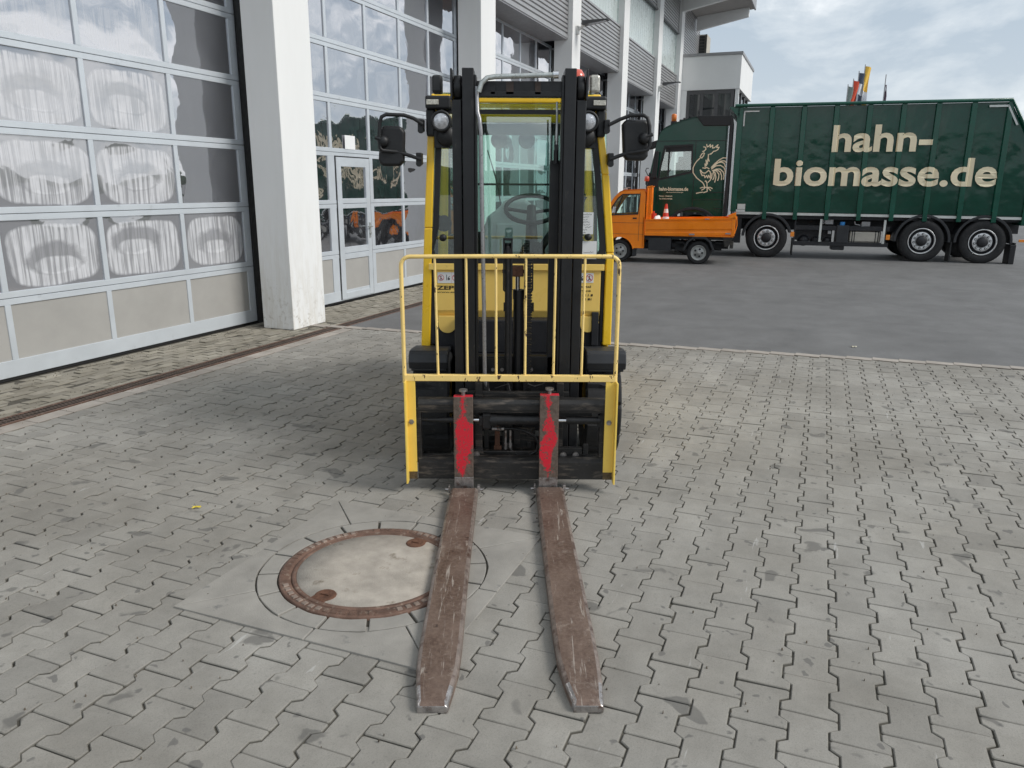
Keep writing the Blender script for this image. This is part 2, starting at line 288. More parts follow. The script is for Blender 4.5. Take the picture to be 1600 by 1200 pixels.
# ------------------------------------------------------------------ geometry helpers
class Frame:
    def __init__(s, o, rz): s.o = Vector(o); s.rz = rz; s.m = Matrix.Rotation(rz, 4, 'Z')
    def w(s, p): return s.o + s.m @ Vector(p)
WORLD = Frame((0, 0, 0), 0)
HALL = Frame((0, 0, 0), math.radians(90 - 21.44))       # x along the facade, y into the building
TRK = Frame((9.86, 18.82, 0), math.radians(-16))
VAN = Frame((4.26, 17.84, 0), math.radians(-16))
INFO = {}
def meta(o, label=None, cat=None, group=None, kind=None):
    if label: o['label'] = label
    if cat: o['category'] = cat
    if group: o['group'] = group
    if kind: o['kind'] = kind
    return o
def thing(name, fr, base, label, cat, group=None):
    o = bpy.data.objects.new(name, None); COL.objects.link(o); o.empty_display_size = 0.2
    o.location = fr.w(base); o.rotation_euler = (0, 0, fr.rz); INFO[o.name] = (fr, Vector(base))
    return meta(o, label, cat, group)
class G:
    def __init__(s): s.v = []; s.f = []; s.sm = []; s.mi = []
    def add(s, vs, fs, sm=False, m=0):
        b = len(s.v); s.v += [tuple(p) for p in vs]
        for q in fs: s.f.append(tuple(i + b for i in q)); s.sm.append(sm); s.mi.append(m)
    def box(s, x0, x1, y0, y1, z0, z1, m=0):
        if x0 > x1: x0, x1 = x1, x0
        if y0 > y1: y0, y1 = y1, y0
        if z0 > z1: z0, z1 = z1, z0
        s.add([(x0, y0, z0), (x1, y0, z0), (x1, y1, z0), (x0, y1, z0), (x0, y0, z1), (x1, y0, z1), (x1, y1, z1), (x0, y1, z1)],
              [(0, 3, 2, 1), (4, 5, 6, 7), (0, 1, 5, 4), (1, 2, 6, 5), (2, 3, 7, 6), (3, 0, 4, 7)], False, m); return s
    def hexa(s, a, b, m=0):     # a, b: two quads (bottom/top rings)
        s.add(list(a) + list(b), [(0, 3, 2, 1), (4, 5, 6, 7), (0, 1, 5, 4), (1, 2, 6, 5), (2, 3, 7, 6), (3, 0, 4, 7)], False, m); return s
    def prism(s, poly, c0, c1, ax='y', m=0):
        n = len(poly)
        def P(a, b, c): return (a, c, b) if ax == 'y' else ((c, a, b) if ax == 'x' else (a, b, c))
        vs = [P(a, b, c0) for a, b in poly] + [P(a, b, c1) for a, b in poly]
        fs = [tuple(range(n)), tuple(range(2 * n - 1, n - 1, -1))] + [(i, i + n, (i + 1) % n + n, (i + 1) % n) for i in range(n)]
        s.add(vs, fs, False, m); return s
    def tube(s, pts, r, seg=10, m=0, cap=True):
        pts = [Vector(p) for p in pts]; n = len(pts); rs = r if isinstance(r, (list, tuple)) else [r] * n
        d = [(pts[min(i + 1, n - 1)] - pts[max(i - 1, 0)]).normalized() for i in range(n)]
        up = Vector((0, 0, 1)) if abs(d[0].z) < 0.9 else Vector((1, 0, 0)); u = d[0].cross(up).normalized(); vs = []
        for i in range(n):
            u = (u - d[i] * u.dot(d[i])).normalized(); v = d[i].cross(u)
            for k in range(seg):
                a = 2 * PI * k / seg; vs.append(pts[i] + (u * math.cos(a) + v * math.sin(a)) * rs[i])
        fs = [(i * seg + k, i * seg + (k + 1) % seg, (i + 1) * seg + (k + 1) % seg, (i + 1) * seg + k) for i in range(n - 1) for k in range(seg)]
        s.add(vs, fs, True, m)
        if cap:
            s.add(vs[:seg], [tuple(range(seg - 1, -1, -1))], False, m); s.add(vs[-seg:], [tuple(range(seg))], False, m)
        return s
    def cyl(s, p0, p1, r, seg=20, m=0): return s.tube([p0, p1], r, seg, m)
    def lathe(s, prof, c, ax='y', seg=40, m=0, sm=True):   # prof: (radius, offset along axis)
        vs = []
        for r, h in prof:
            for k in range(seg):
                a = 2 * PI * k / seg; p, q = r * math.cos(a), r * math.sin(a)
                o = (p, h, q) if ax == 'y' else ((h, p, q) if ax == 'x' else (p, q, h))
                vs.append((c[0] + o[0], c[1] + o[1], c[2] + o[2]))
        n = len(prof)
        s.add(vs, [(i * seg + k, i * seg + (k + 1) % seg, (i + 1) * seg + (k + 1) % seg, (i + 1) * seg + k) for i in range(n - 1) for k in range(seg)], sm, m); return s
    def grid(s, fn, nu, nv, m=0, sm=True):
        vs = [fn(i / nu, j / nv) for j in range(nv + 1) for i in range(nu + 1)]
        s.add(vs, [(j * (nu + 1) + i, j * (nu + 1) + i + 1, (j + 1) * (nu + 1) + i + 1, (j + 1) * (nu + 1) + i) for j in range(nv) for i in range(nu)], sm, m); return s
    def build(s, name, mats, parent=None, fr=None, base=None, bevel=0., fixn=True, tone=None, seg=2):
        if parent is not None: fr, base = INFO[parent.name]
        fr = fr or WORLD; base = Vector(base or (0, 0, 0))
        me = bpy.data.meshes.new(name); me.from_pydata([tuple(Vector(p) - base) for p in s.v], [], s.f)
        for mt in (mats if isinstance(mats, (list, tuple)) else [mats]): me.materials.append(mt)
        me.polygons.foreach_set('use_smooth', s.sm); me.polygons.foreach_set('material_index', s.mi)
        if tone:
            ca = me.color_attributes.new('tone', 'FLOAT_COLOR', 'POINT'); ca.data.foreach_set('color', tone)
        if fixn:
            bm = bmesh.new(); bm.from_mesh(me); bmesh.ops.recalc_face_normals(bm, faces=bm.faces); bm.to_mesh(me); bm.free()
        me.update(); o = bpy.data.objects.new(name, me); COL.objects.link(o)
        if parent is not None: o.parent = parent
        else: o.location = fr.w(base); o.rotation_euler = (0, 0, fr.rz)
        INFO[o.name] = (fr, base)
        if bevel:
            b = o.modifiers.new('bevel', 'BEVEL'); b.width = bevel; b.segments = seg; b.limit_method = 'ANGLE'; b.angle_limit = math.radians(40); b.harden_normals = False
        return o
def arc(cx, cz, r, a0, a1, n=12): return [(cx + r * math.cos(math.radians(a0 + (a1 - a0) * i / n)), cz + r * math.sin(math.radians(a0 + (a1 - a0) * i / n))) for i in range(n + 1)]
def rrect(x0, x1, z0, z1, r, n=5):
    return arc(x1 - r, z1 - r, r, 0, 90, n) + arc(x0 + r, z1 - r, r, 90, 180, n) + arc(x0 + r, z0 + r, r, 180, 270, n) + arc(x1 - r, z0 + r, r, 270, 360, n)
def holed(outer, holes, y0, y1):    # flat plate in x-z with holes; returns verts/faces
    cu = bpy.data.curves.new('tmp', 'CURVE'); cu.dimensions = '2D'; cu.fill_mode = 'BOTH'; cu.extrude = abs(y1 - y0) / 2
    for pl in [outer] + holes:
        sp = cu.splines.new('POLY'); sp.points.add(len(pl) - 1); sp.use_cyclic_u = True
        for i, (a, b) in enumerate(pl): sp.points[i].co = (a, b, 0, 1)
    ob = bpy.data.objects.new('tmp', cu); COL.objects.link(ob)
    dg = bpy.context.evaluated_depsgraph_get(); me = bpy.data.meshes.new_from_object(ob.evaluated_get(dg))
    ym = (y0 + y1) / 2; vs = [(v.co.x, ym + v.co.z, v.co.y) for v in me.vertices]; fs = [tuple(p.vertices) for p in me.polygons]
    bpy.data.objects.remove(ob); bpy.data.curves.remove(cu); bpy.data.meshes.remove(me); return vs, fs
def text_verts(body, x0, x1, z0, z1, y, bold=0.0, shear=0.0):
    cu = bpy.data.curves.new('t', 'FONT'); cu.body = body; cu.offset = bold; cu.size = 1; cu.resolution_u = 4; cu.shear = shear
    ob = bpy.data.objects.new('t', cu); COL.objects.link(ob)
    dg = bpy.context.evaluated_depsgraph_get(); me = bpy.data.meshes.new_from_object(ob.evaluated_get(dg))
    xs = [v.co.x for v in me.vertices]; zs = [v.co.y for v in me.vertices]
    a, b, c_, d = min(xs), max(xs), min(zs), max(zs)
    vs = [(x0 + (v.co.x - a) / (b - a) * (x1 - x0), y, z0 + (v.co.y - c_) / (d - c_) * (z1 - z0)) for v in me.vertices]
    fs = [tuple(p.vertices) for p in me.polygons]
    bpy.data.objects.remove(ob); bpy.data.curves.remove(cu); bpy.data.meshes.remove(me); return vs, fs
def ribbon(g, pts, wd, y, m=0):
    for (a, b), (c, d) in zip(pts[:-1], pts[1:]):
        L = math.hypot(c - a, d - b) or 1; nx, nz = -(d - b) / L * wd / 2, (c - a) / L * wd / 2; ex, ez = (c - a) / L * wd * 0.3, (d - b) / L * wd * 0.3
        g.add([(a + nx - ex, y, b + nz - ez), (a - nx - ex, y, b - nz - ez), (c - nx + ex, y, d - nz + ez), (c + nx + ex, y, d + nz + ez)], [(0, 1, 2, 3)], False, m)
        y -= 0.00004

# ================================================================== GROUND
def border(y): return 8.08 + (5.4 - y) * 0.0905        # hall frame: y = -n ; asphalt starts at x = border(y)
g = G(); g.add([(-500, -700, -0.035), (900, -700, -0.035), (900, 500, -0.035), (-500, 500, -0.035)], [(0, 1, 2, 3)])
meta(g.build('ground', M_ASPHALT, fr=HALL), kind='structure')
g = G(); g.add([(-2, -9, -0.0085), (9, -9, -0.0085), (9, 6.7, -0.0085), (-2, 6.7, -0.0085)], [(0, 1, 2, 3)])
meta(g.build('joint_bed', M_JOINT, fr=HALL), kind='structure')
g = G(); g.add([(border(-60), -60, 0.004), (500, -300, 0.004), (500, 5.39, 0.004), (border(5.39), 5.39, 0.004)], [(0, 1, 2, 3)])
meta(g.build('asphalt_yard', M_ASPHALT, fr=HALL), kind='structure')

def block(poly_in, poly_out, zt, zb, cx, cy, rot, tilt, V, F, T, tone):
    b = len(V); n = len(poly_in); ca, sa = math.cos(rot), math.sin(rot)
    for pl, z in ((poly_in, zt), (poly_out, zt - 0.0032), (poly_out, zb)):
        for u, v in pl: V.append((cx + v * ca - u * sa, cy + v * sa + u * ca, z + (u * tilt[0] + v * tilt[1])))
    F.append(tuple(range(b, b + n)))
    for k in (0, 1):
        for i in range(n): F.append((b + k * n + i, b + k * n + (i + 1) % n, b + (k + 1) * n + (i + 1) % n, b + (k + 1) * n + i))
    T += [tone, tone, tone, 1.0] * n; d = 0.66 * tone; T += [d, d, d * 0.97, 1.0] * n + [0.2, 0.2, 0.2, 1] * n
def tee(i, gp):
    W, N2, H = 0.0925 - gp - i, 0.0625 - gp - i, 0.10725 - gp * 0.45 - i; a, c = 0.0645 + i * 0.4, 0.043 + i * 0.4
    r = min(0.006, H - a)
    P = [(W, -H + r), (W, -a), (N2, -c), (N2, c), (W, a), (W, H - r), (W - r, H)]
    P2 = [(-W + r, H), (-W, H - r), (-W, a), (-N2, c), (-N2, -c), (-W, -a), (-W, -H + r), (-W + r, -H), (W - r, -H)]
    return P + P2
TI, TO = tee(0.0038, 0.0022), tee(0.0, 0.0022)
V, F, T = [], [], []
MX0, MX1, MY0, MY1 = 2.15, 3.35, 1.15, 2.35
k = -36
for k in range(-36, 60):
    cy = 0.19 - 0.155 * k * -1 if False else 0.19 + 0.155 * k          # y = -n
    if cy > 5.19 or cy < -5.2: continue
    off = 2.1025 if k % 2 == 0 else 2.2145
    for j in range(-10, 34):
        cx = off + 0.2145 * j + 0.012 * math.sin(cy * 0.9)
        if cx > border(cy) - 0.02 or cx < 0.1: continue
        if MX0 + 0.10 < cx < MX1 - 0.10 and MY0 + 0.09 < cy < MY1 - 0.09: continue
        tn = 1 + random.gauss(0, 0.055); big = mn.noise(Vector((cx * 0.8, cy * 0.8, 0)))
        block(TI, TO, random.gauss(0, 0.0011) + big * 0.003, -0.03, cx + random.gauss(0, 0.0007), cy + random.gauss(0, 0.0007),
              random.gauss(0, 0.006), (random.gauss(0, 0.010), random.gauss(0, 0.010)), V, F, T, tn)
g = G(); g.v = V; g.f = F; g.sm = [False] * len(F); g.mi = [0] * len(F)
meta(g.build('block_paving', M_BLOCK, fr=HALL, fixn=True, tone=T), kind='structure')

def rectblock(L, W, gp, i): return [(W / 2 - gp - i, -L / 2 + gp + i), (W / 2 - gp - i, L / 2 - gp - i), (-W / 2 + gp + i, L / 2 - gp - i), (-W / 2 + gp + i, -L / 2 + gp + i)]
V, F, T = [], [], []
a, b = rectblock(0.2, 0.1, 0.004, 0.005), rectblock(0.2, 0.1, 0.004, 0)
for r in range(10):
    for j in range(0, 70):
        tn = 1 + random.gauss(0, 0.10)
        block(a, b, random.gauss(-0.004, 0.0025), -0.03, 1.0 + 0.2 * j + (0.1 if r % 2 else 0), 5.63 + 0.1 * r, random.gauss(0, 0.012), (random.gauss(0, 0.03), random.gauss(0, 0.02)), V, F, T, tn)
g = G(); g.v = V; g.f = F; g.sm = [False] * len(F); g.mi = [0] * len(F)
meta(g.build('cobble_strip', M_COBBLE, fr=HALL, tone=T), kind='structure')
g = G(); g.box(15.0, 44, 5.58, 6.75, -0.05, -0.004)
meta(g.build('concrete_apron', M_SURR, fr=HALL), kind='structure')
V, F, T = [], [], []
a, b = rectblock(0.30, 0.155, 0.003, 0.004), rectblock(0.30, 0.155, 0.003, 0)
for j in range(-2, 24):
    block(a, b, 0.006, -0.03, 0.9 + 0.3 * j, 5.295, 0, (0, 0), V, F, T, 1 + random.gauss(0, 0.07))
a, b = rectblock(0.125, 0.25, 0.002, 0.003), rectblock(0.125, 0.25, 0.002, 0)
for j in range(-2, 47):
    y = 5.25 - 0.25 * j
    block(a, b, 0.009, -0.03, border(y) - 0.062, y, -0.0905, (0, 0), V, F, T, 1 + random.gauss(0, 0.08))
g = G(); g.v = V; g.f = F; g.sm = [False] * len(F); g.mi = [0] * len(F)
meta(g.build('border_slabs', M_SLAB, fr=HALL, tone=T), kind='structure')

# wooded ridge far behind the viewer (seen only in reflections)
g = G()
def ridge(u, v):
    a = math.radians(60 + 220 * u); r = 170 + 12 * v; h = 6.0 + 2.6 * mn.noise(Vector((u * 9, 0, 1))) + 1.4 * mn.noise(Vector((u * 60, 0, 4)))
    return (r * math.sin(a), r * math.cos(a), -0.2 + h * math.sin(v * PI / 2))
g.grid(ridge, 260, 3)
meta(g.build('hills', simple('wooded_ridge', (0.035, 0.05, 0.03), 0.95, var=0.4, scale=0.3), fixn=False), kind='structure')
# drainage channel
dr = thing('drain_channel', HALL, (8, 5.49, 0), 'long rusty slotted drain grating running along the foot of the workshop gates', 'drain')
g = G(); g.box(0.5, 40, 5.40, 5.425, -0.06, 0.004); g.box(0.5, 40, 5.555, 5.58, -0.06, 0.004); g.box(0.5, 40, 5.425, 5.555, -0.06, -0.03)
g.build('channel_body', M_CASTIRON, dr)
g = G()
for i in range(0, 620):
    x = 0.5 + 0.032 * i * (1 if i < 420 else 1)
    g.box(x, x + 0.017, 5.425, 5.555, -0.02, 0.002)
g.box(0.5, 40, 5.482, 5.498, -0.02, 0.0035)
g.build('grating', simple('grating_iron', (0.085, 0.062, 0.05), 0.75, 0.2, 0.4, 12), dr)

# manhole with sectored concrete surround
MC = (2.747, 1.752)
def P(r, a, z): return (MC[0] + r * math.cos(a), MC[1] + r * math.sin(a), z)
g = G()
def slab(pts):
    n = len(pts); c = [sum(p[0] for p in pts) / n, sum(p[1] for p in pts) / n]
    def ins(p, d): 
        L = math.hypot(p[0] - c[0], p[1] - c[1]); return (p[0] + (c[0] - p[0]) / L * d, p[1] + (c[1] - p[1]) / L * d)
    a_ = [ins(p, 0.0065) for p in pts]; b_ = [ins(p, 0.0032) for p in pts]
    g.add([(*p, 0.0075) for p in a_] + [(*p, 0.005) for p in b_] + [(*p, -0.03) for p in b_], [tuple(range(n))] + [(k * n + i, k * n + (i + 1) % n, (k + 1) * n + (i + 1) % n, (k + 1) * n + i) for k in (0, 1) for i in range(n)])
for k in range(16):
    a0, a1 = 2 * PI * (k + 0.02) / 16 + 0.1, 2 * PI * (k + 0.98) / 16 + 0.1
    A_ = [a0 + (a1 - a0) * i / 5 for i in range(6)]
    slab([(MC[0] + 0.425 * math.cos(t), MC[1] + 0.425 * math.sin(t)) for t in A_] + [(MC[0] + 0.515 * math.cos(t), MC[1] + 0.515 * math.sin(t)) for t in reversed(A_)])
def sqp(t):
    c, s_ = math.cos(t), math.sin(t); r = []
    for d, lim0, lim1, q in ((c, MX0, MX1, MC[0]), (s_, MY0, MY1, MC[1])):
        if abs(d) > 1e-6: r.append(((lim1 if d > 0 else lim0) - q) / d)
    r = min(r); return (MC[0] + r * c, MC[1] + r * s_)
cor = [math.atan2(b_ - MC[1], a_ - MC[0]) % (2 * PI) for a_, b_ in ((MX1, MY1), (MX0, MY1), (MX0, MY0), (MX1, MY0))]
cuts = sorted(cor + [0.12, PI / 2 + 0.05, PI + 0.08, 1.5 * PI + 0.03])
for a0, a1 in zip(cuts, cuts[1:] + [cuts[0] + 2 * PI]):
    A_ = [a0 + (a1 - a0) * i / 6 for i in range(7)]
    slab([(MC[0] + 0.52 * math.cos(t), MC[1] + 0.52 * math.sin(t)) for t in A_] + [sqp(t) for t in (a1, a0)])
meta(g.build('manhole_surround', M_SURR, fr=HALL), kind='structure')
g = G(); g.add([(MX0, MY0, -0.005), (MX1, MY0, -0.005), (MX1, MY1, -0.005), (MX0, MY1, -0.005)], [(0, 1, 2, 3)])
meta(g.build('surround_bed', M_JOINT, fr=HALL), kind='structure')
mh_ = thing('manhole_cover', HALL, (*MC, 0), 'round rusty manhole cover with pale concrete lid beside the left fork', 'manhole cover')
g = G(); g.lathe([(0.42, -0.02), (0.42, 0.009), (0.413, 0.012), (0.370, 0.012), (0.367, 0.004), (0.363, 0.004)], (*MC, 0), 'z', 96)
for k in range(64):
    if k % 16 in (6, 7): continue
    a0 = 2 * PI * k / 64; r0, r1, da = (0.381, 0.405, 0.030) if (k // 8) % 2 else (0.378, 0.408, 0.034)
    ring = [P(r0, a0, 0.012), P(r1, a0, 0.012), P(r1, a0 + da * 2, 0.012), P(r0, a0 + da * 2, 0.012)]
    c = P((r0 + r1) / 2, a0 + da, 0)
    g.hexa(ring, [(p[0] * 0.88 + c[0] * 0.12, p[1] * 0.88 + c[1] * 0.12, 0.016) for p in ring], 1 if (k // 8) % 2 else 0)
g.build('cast_iron_frame', [M_CASTIRON, simple('worn_iron_lettering', (0.27, 0.21, 0.175), 0.6, 0.3, 0.3, 30)], mh_)
g = G(); g.lathe([(0.365, -0.01), (0.365, 0.009), (0.358, 0.013), (0.346, 0.013), (0.344, 0.009)], (*MC, 0), 'z', 96); g.build('lid_rim', M_CASTIRON, mh_)
g = G(); g.lathe([(0.345, 0.0), (0.343, 0.0105), (0.2, 0.0112), (0.1, 0.0115), (0.0005, 0.0115)], (*MC, 0), 'z', 96); g.build('concrete_lid', M_LID, mh_)
for a0 in (math.radians(168), math.radians(-11)):
    g = G()
    g.lathe([(0.048, 0.010), (0.045, 0.0155), (0.030, 0.0155), (0.026, 0.012), (0.001, 0.0118)], P(0.298, a0, 0), 'z', 24)
    q = [P(0.348, a0 - 0.11, 0.011), P(0.348, a0 + 0.11, 0.011), P(0.27, a0 + 0.14, 0.011), P(0.27, a0 - 0.14, 0.011)]
    g.hexa(q, [(p[0], p[1], 0.0145) for p in q]); g.box(*[P(0.298, a0, 0)[0] + d for d in (-0.006, 0.006)], *[P(0.298, a0, 0)[1] + d for d in (-0.02, 0.02)], 0.012, 0.021)
    g.build('lifting_pocket', M_RUST, mh_, bevel=0.003)

def leaf(name, pos, mt, label, r=0.02):
    g = G(); n = 9
    def fn(u, v):
        a = u * 2 * PI; rr = r * v * (1 + 0.35 * math.sin(3 * a + 1) + 0.2 * math.sin(5 * a))
        return (pos[0] + rr * math.cos(a), pos[1] + 0.7 * rr * math.sin(a), 0.008 + 0.5 * rr * abs(math.sin(a * 1.5)))
    g.grid(fn, 16, 3); g.tube([(pos[0], pos[1], 0.01), (pos[0] + r * 1.4, pos[1] + r * 0.6, 0.008)], 0.0012, 5)
    o = g.build(name, mt, fr=WORLD, base=(pos[0], pos[1], 0.0), fixn=False); meta(o, label, 'leaf')
g = G(); rg = random.Random(5)
for i in range(1500):
    x = rg.uniform(1.0, 8.2)
    y = rg.uniform(-3.0, 5.1) if i < 700 else (5.3 + abs(rg.gauss(0, 0.25)) if i < 1200 else 6.5 - abs(rg.gauss(0, 0.12)))
    if y > 6.55: continue
    r = rg.uniform(0.0015, 0.0045); a = rg.uniform(0, 6); k = rg.uniform(0.5, 1)
    q = [(x + r * math.cos(a + t), y + r * k * math.sin(a + t)) for t in (0, 1.4, 3.0, 4.6)]
    g.hexa([(u, v, 0.0005) for u, v in q], [(x + (u - x) * 0.6, y + (v - y) * 0.6, 0.004 + r * 1.3) for u, v in q])
meta(g.build('grit', simple('grit_crumbs', (0.12, 0.10, 0.075), 0.9, var=0.5, scale=3), fr=HALL), 'scattered grit crumbs on the paving and along the gate foot', 'grit', kind='stuff')
leaf('fallen_leaf', (-1.714, 3.87, 0), M_LEAFY, 'small bright yellow leaf lying on the grey paving left of the forklift')
leaf('fallen_leaf', (3.78, 8.35, 0), M_LEAFW, 'small pale dry leaf on the asphalt just past the paving edge', 0.028)
leaf('fallen_leaf', (0.83, 8.95, 0), M_LEAFW, 'tiny pale scrap of leaf on the asphalt right of the forklift', 0.025)

# ================================================================== WORKSHOP HALL   (frame HALL: x along facade, y into the building)
hall = thing('workshop_hall', HALL, (20, 6.4, 0), 'long white workshop hall with glazed sectional gates between white pillars', 'building')
PX = [1.92, 7.62, 13.33, 18.67, 23.65, 28.70, 33.05]
PZ = [9.2] * 7
for x in PX:
    g = G(); g.box(x, x + 0.66, 5.85, 6.30, 0, 9.3); g.build('pillar', M_WHITEWALL, hall, bevel=0.008)
GX = [(2.52, 7.87), (8.62, 13.92), (14.05, 19.36), (19.55, 24.72), (24.6, 29.92), (29.6, 34.75)]
BOT = [5.40, 5.32, 5.27, 5.14, 5.06, 4.94, 4.9]
SP = 0.727
ZG = 0.0
def gate(idx, x0, x1):
    cols = [x0 + 0.055 + (x1 - x0 - 0.11) * i / 5 for i in range(6)]
    door = idx == 1
    if idx == 0: cols = [2.60, 3.56, 4.635, 5.70, 6.77, 7.81]
    if door: cols = [8.67, 9.70, 10.73, 11.75, 12.77, 13.85]
    nrow = 7 if idx < 3 else 7
    z0 = 0.03; g = G(); yf = 6.60; yb = 6.66
    rowz = [z0] + [SP * k for k in range(1, nrow + 1)]
    for k in range(nrow):
        a, b = rowz[k], rowz[k + 1]; lo = 0.15 if k == 0 else 0.058
        g.box(x0, x1, yf, yb, a + (0.002 if k else 0), a + lo); g.box(x0, x1, yf, yb, b - 0.058, b - 0.003)
        for i, c in enumerate(cols):
            wl, wr = (0.055, 0.065) if i in (0, 5) else (0.029, 0.029)
            if door and k < 3 and i in (1, 2):
                continue
            if i == 0: wl = c - x0
            if i == 5: wr = x1 - c
            g.box(c - wl, c + wr, yf, yb, a + lo, b - 0.058)
        if door and k < 3:      # door posts left and right of the wicket door
            g.box(9.60, 9.765, yf, yb, a + lo, b - 0.058); g.box(10.70, 10.80, yf, yb, a + lo, b - 0.058)
    gt = g.build('sectional_gate', M_ALU, hall, bevel=0.003, seg=1)
    meta(gt, {0: 'white gate with condensation and painted reflections clouding its panes', 1: 'white gate with a walk-through door and reflecting panes'}.get(idx))
    g = G()
    g.box(x0, x1, 6.625, 6.64, 0.0, nrow * SP); g.box(x0 - 0.05, x1, 6.615, 6.7, 0.0, 0.035)
    g.box(x1, x1 + 0.13, 6.575, 6.72, 0, nrow * SP); g.box(x0 - 0.12, x0, 6.575, 6.72, 0, nrow * SP)
    g.build('rubber_seal', M_SEAM, gt)
    for k in range(nrow):
        a = rowz[k] + (0.15 if k == 0 else 0.058); b = rowz[k + 1] - 0.058
        strip = G()
        for i in range(5):
            xa = cols[i] + (0.065 if i == 0 else 0.029); xb = cols[i + 1] - (0.055 if i == 4 else 0.029)
            if i == 0 and idx not in (0, 1): xa = cols[0] + 0.065
            if door and k < 3:
                if i == 0: xb = 9.60
                if i == 1: continue
                if i == 2: xa = 10.80
            if k == 0:
                q = G() if idx < 3 else strip
                q.box(xa, xb, 6.612, 6.624, a, b)
                if idx < 3: q.build('infill_panel', M_INFILL, gt)
            else:
                sd_ = idx * 100 + k * 10 + i; rnd = random.Random(sd_)
                amp = rnd.uniform(-0.016, 0.016) if idx else rnd.uniform(0.003, 0.010)
                def fn(u, v, xa=xa, xb=xb, a=a, b=b, amp=amp, sd_=sd_):
                    bl = (4 * u * (1 - u)) ** 0.8 * (4 * v * (1 - v)) ** 0.8
                    nz = mn.noise(Vector((u * 2.2 + sd_, v * 1.8, 0))) * 0.010 + mn.noise(Vector((u * 5 + sd_, v * 4, 3))) * 0.0022
                    return (xa + u * (xb - xa), 6.617 - bl * amp * 0.35 + nz * min(1, 5 * min(u, 1 - u, v, 1 - v)) * 0.75, a + v * (b - a))
                q = G() if idx < 3 else strip
                q.grid(fn, 14, 10)
                if idx < 3:
                    mt = PANE[0]
                    if idx == 0: mt = (FOG[(i * 3 + k) % 4] if (k <= 3 and (i < 4 or k == 1)) else FOGL_REFL if i < 4 else PANE[0])
                    q.build('glass_pane', mt, gt, fixn=False)
        if idx >= 3: strip.build('infill_panels' if k == 0 else 'glazing_row', M_INFILL if k == 0 else PANE[0], gt, fixn=False)
    if door:
        # wicket door leaf
        g = G(); X0, X1, Z0, Z1 = 9.79, 10.68, 0.045, 2.115; y0, y1 = 6.588, 6.64
        g.box(X0, X0 + 0.12, y0, y1, Z0, Z1); g.box(X1 - 0.11, X1, y0, y1, Z0, Z1)
        for a, b in ((Z0, 0.14), (0.64, 0.722), (0.728, 0.82), (1.385, 1.452), (1.458, 1.53), (1.985, Z1)): g.box(X0 + 0.12, X1 - 0.11, y0 + 0.002, y1, a, b)
        wd = g.build('wicket_door', M_ALU, hall, bevel=0.003, seg=1)
        g = G(); g.box(X0 - 0.022, X0 - 0.003, 6.597, 6.65, Z0, Z1 + 0.02); g.box(X1 + 0.003, X1 + 0.018, 6.597, 6.65, Z0, Z1 + 0.02); g.box(X0 - 0.022, X1 + 0.018, 6.597, 6.65, Z1 + 0.003, Z1 + 0.018)
        g.build('seal', M_SEAM, wd)
        for a, b, k in ((0.82, 1.385, 1), (1.53, 1.985, 2)):
            g = G(); g.grid(lambda u, v: (X0 + 0.12 + u * (X1 - X0 - 0.23), 6.61 + mn.noise(Vector((u * 2, v * 2, k * 7))) * 0.006, a + v * (b - a)), 8, 6); g.build('glass_pane', PANE[0], wd, fixn=False)
        g = G(); g.box(X0 + 0.12, X1 - 0.11, 6.605, 6.62, 0.14, 0.64); g.build('infill_panel', M_INFILL, wd)
        g = G(); g.box(10.605, 10.645, 6.578, 6.588, 0.93, 1.16); g.tube([(10.625, 6.58, 1.10), (10.625, 6.54, 1.10), (10.52, 6.54, 1.10)], 0.011, 10); g.cyl((10.625, 6.58, 0.99), (10.625, 6.565, 0.99), 0.017)
        g.build('door_handle', M_PIPE2, wd)
        g = G(); g.box(10.05, 10.32, 6.594, 6.598, 2.235, 2.43); g.build('paper_notice', M_PAPER, gt)
for i, (a, b) in enumerate(GX): gate(i, a, b)
g = G(); g.box(-1, 42, 6.95, 7.05, 0, 9.0); g.box(-1, 34.9, 6.72, 6.95, 5.09, 5.6); g.build('inner_wall', M_DARKIN, hall)
# cladding above the gates, opal glazing, upper cladding
def corr(x0, x1, z0, z1, name='corrugated_panel'):
    n = max(1, round((z1 - z0) / 0.1)); h = (z1 - z0) / n; prof = []
    for i in range(n):
        z = z0 + i * h; prof += [(5.97, z + 0.003), (5.97, z + h * 0.62), (6.005, z + h * 0.74), (6.005, z + h * 0.95)]
    prof.append((5.97, z1)); g = G()
    vs = [(x, y, z) for y, z in prof for x in (x0, x1)]
    g.add(vs, [(2 * i, 2 * i + 1, 2 * i + 3, 2 * i + 2) for i in range(len(prof) - 1)])
    g.box(x0, x1, 6.01, 6.06, z0, z1)
    g.box(x0, x1, 5.955, 5.969, z0 - 0.03, z0 + 0.03); g.box(x0, x1, 5.955, 6.06, z1, z1 + 0.05)
    g.box(x1 - 0.02, x1, 5.96, 6.0, z0, z1)
    return g.build(name, M_CORR, hall)
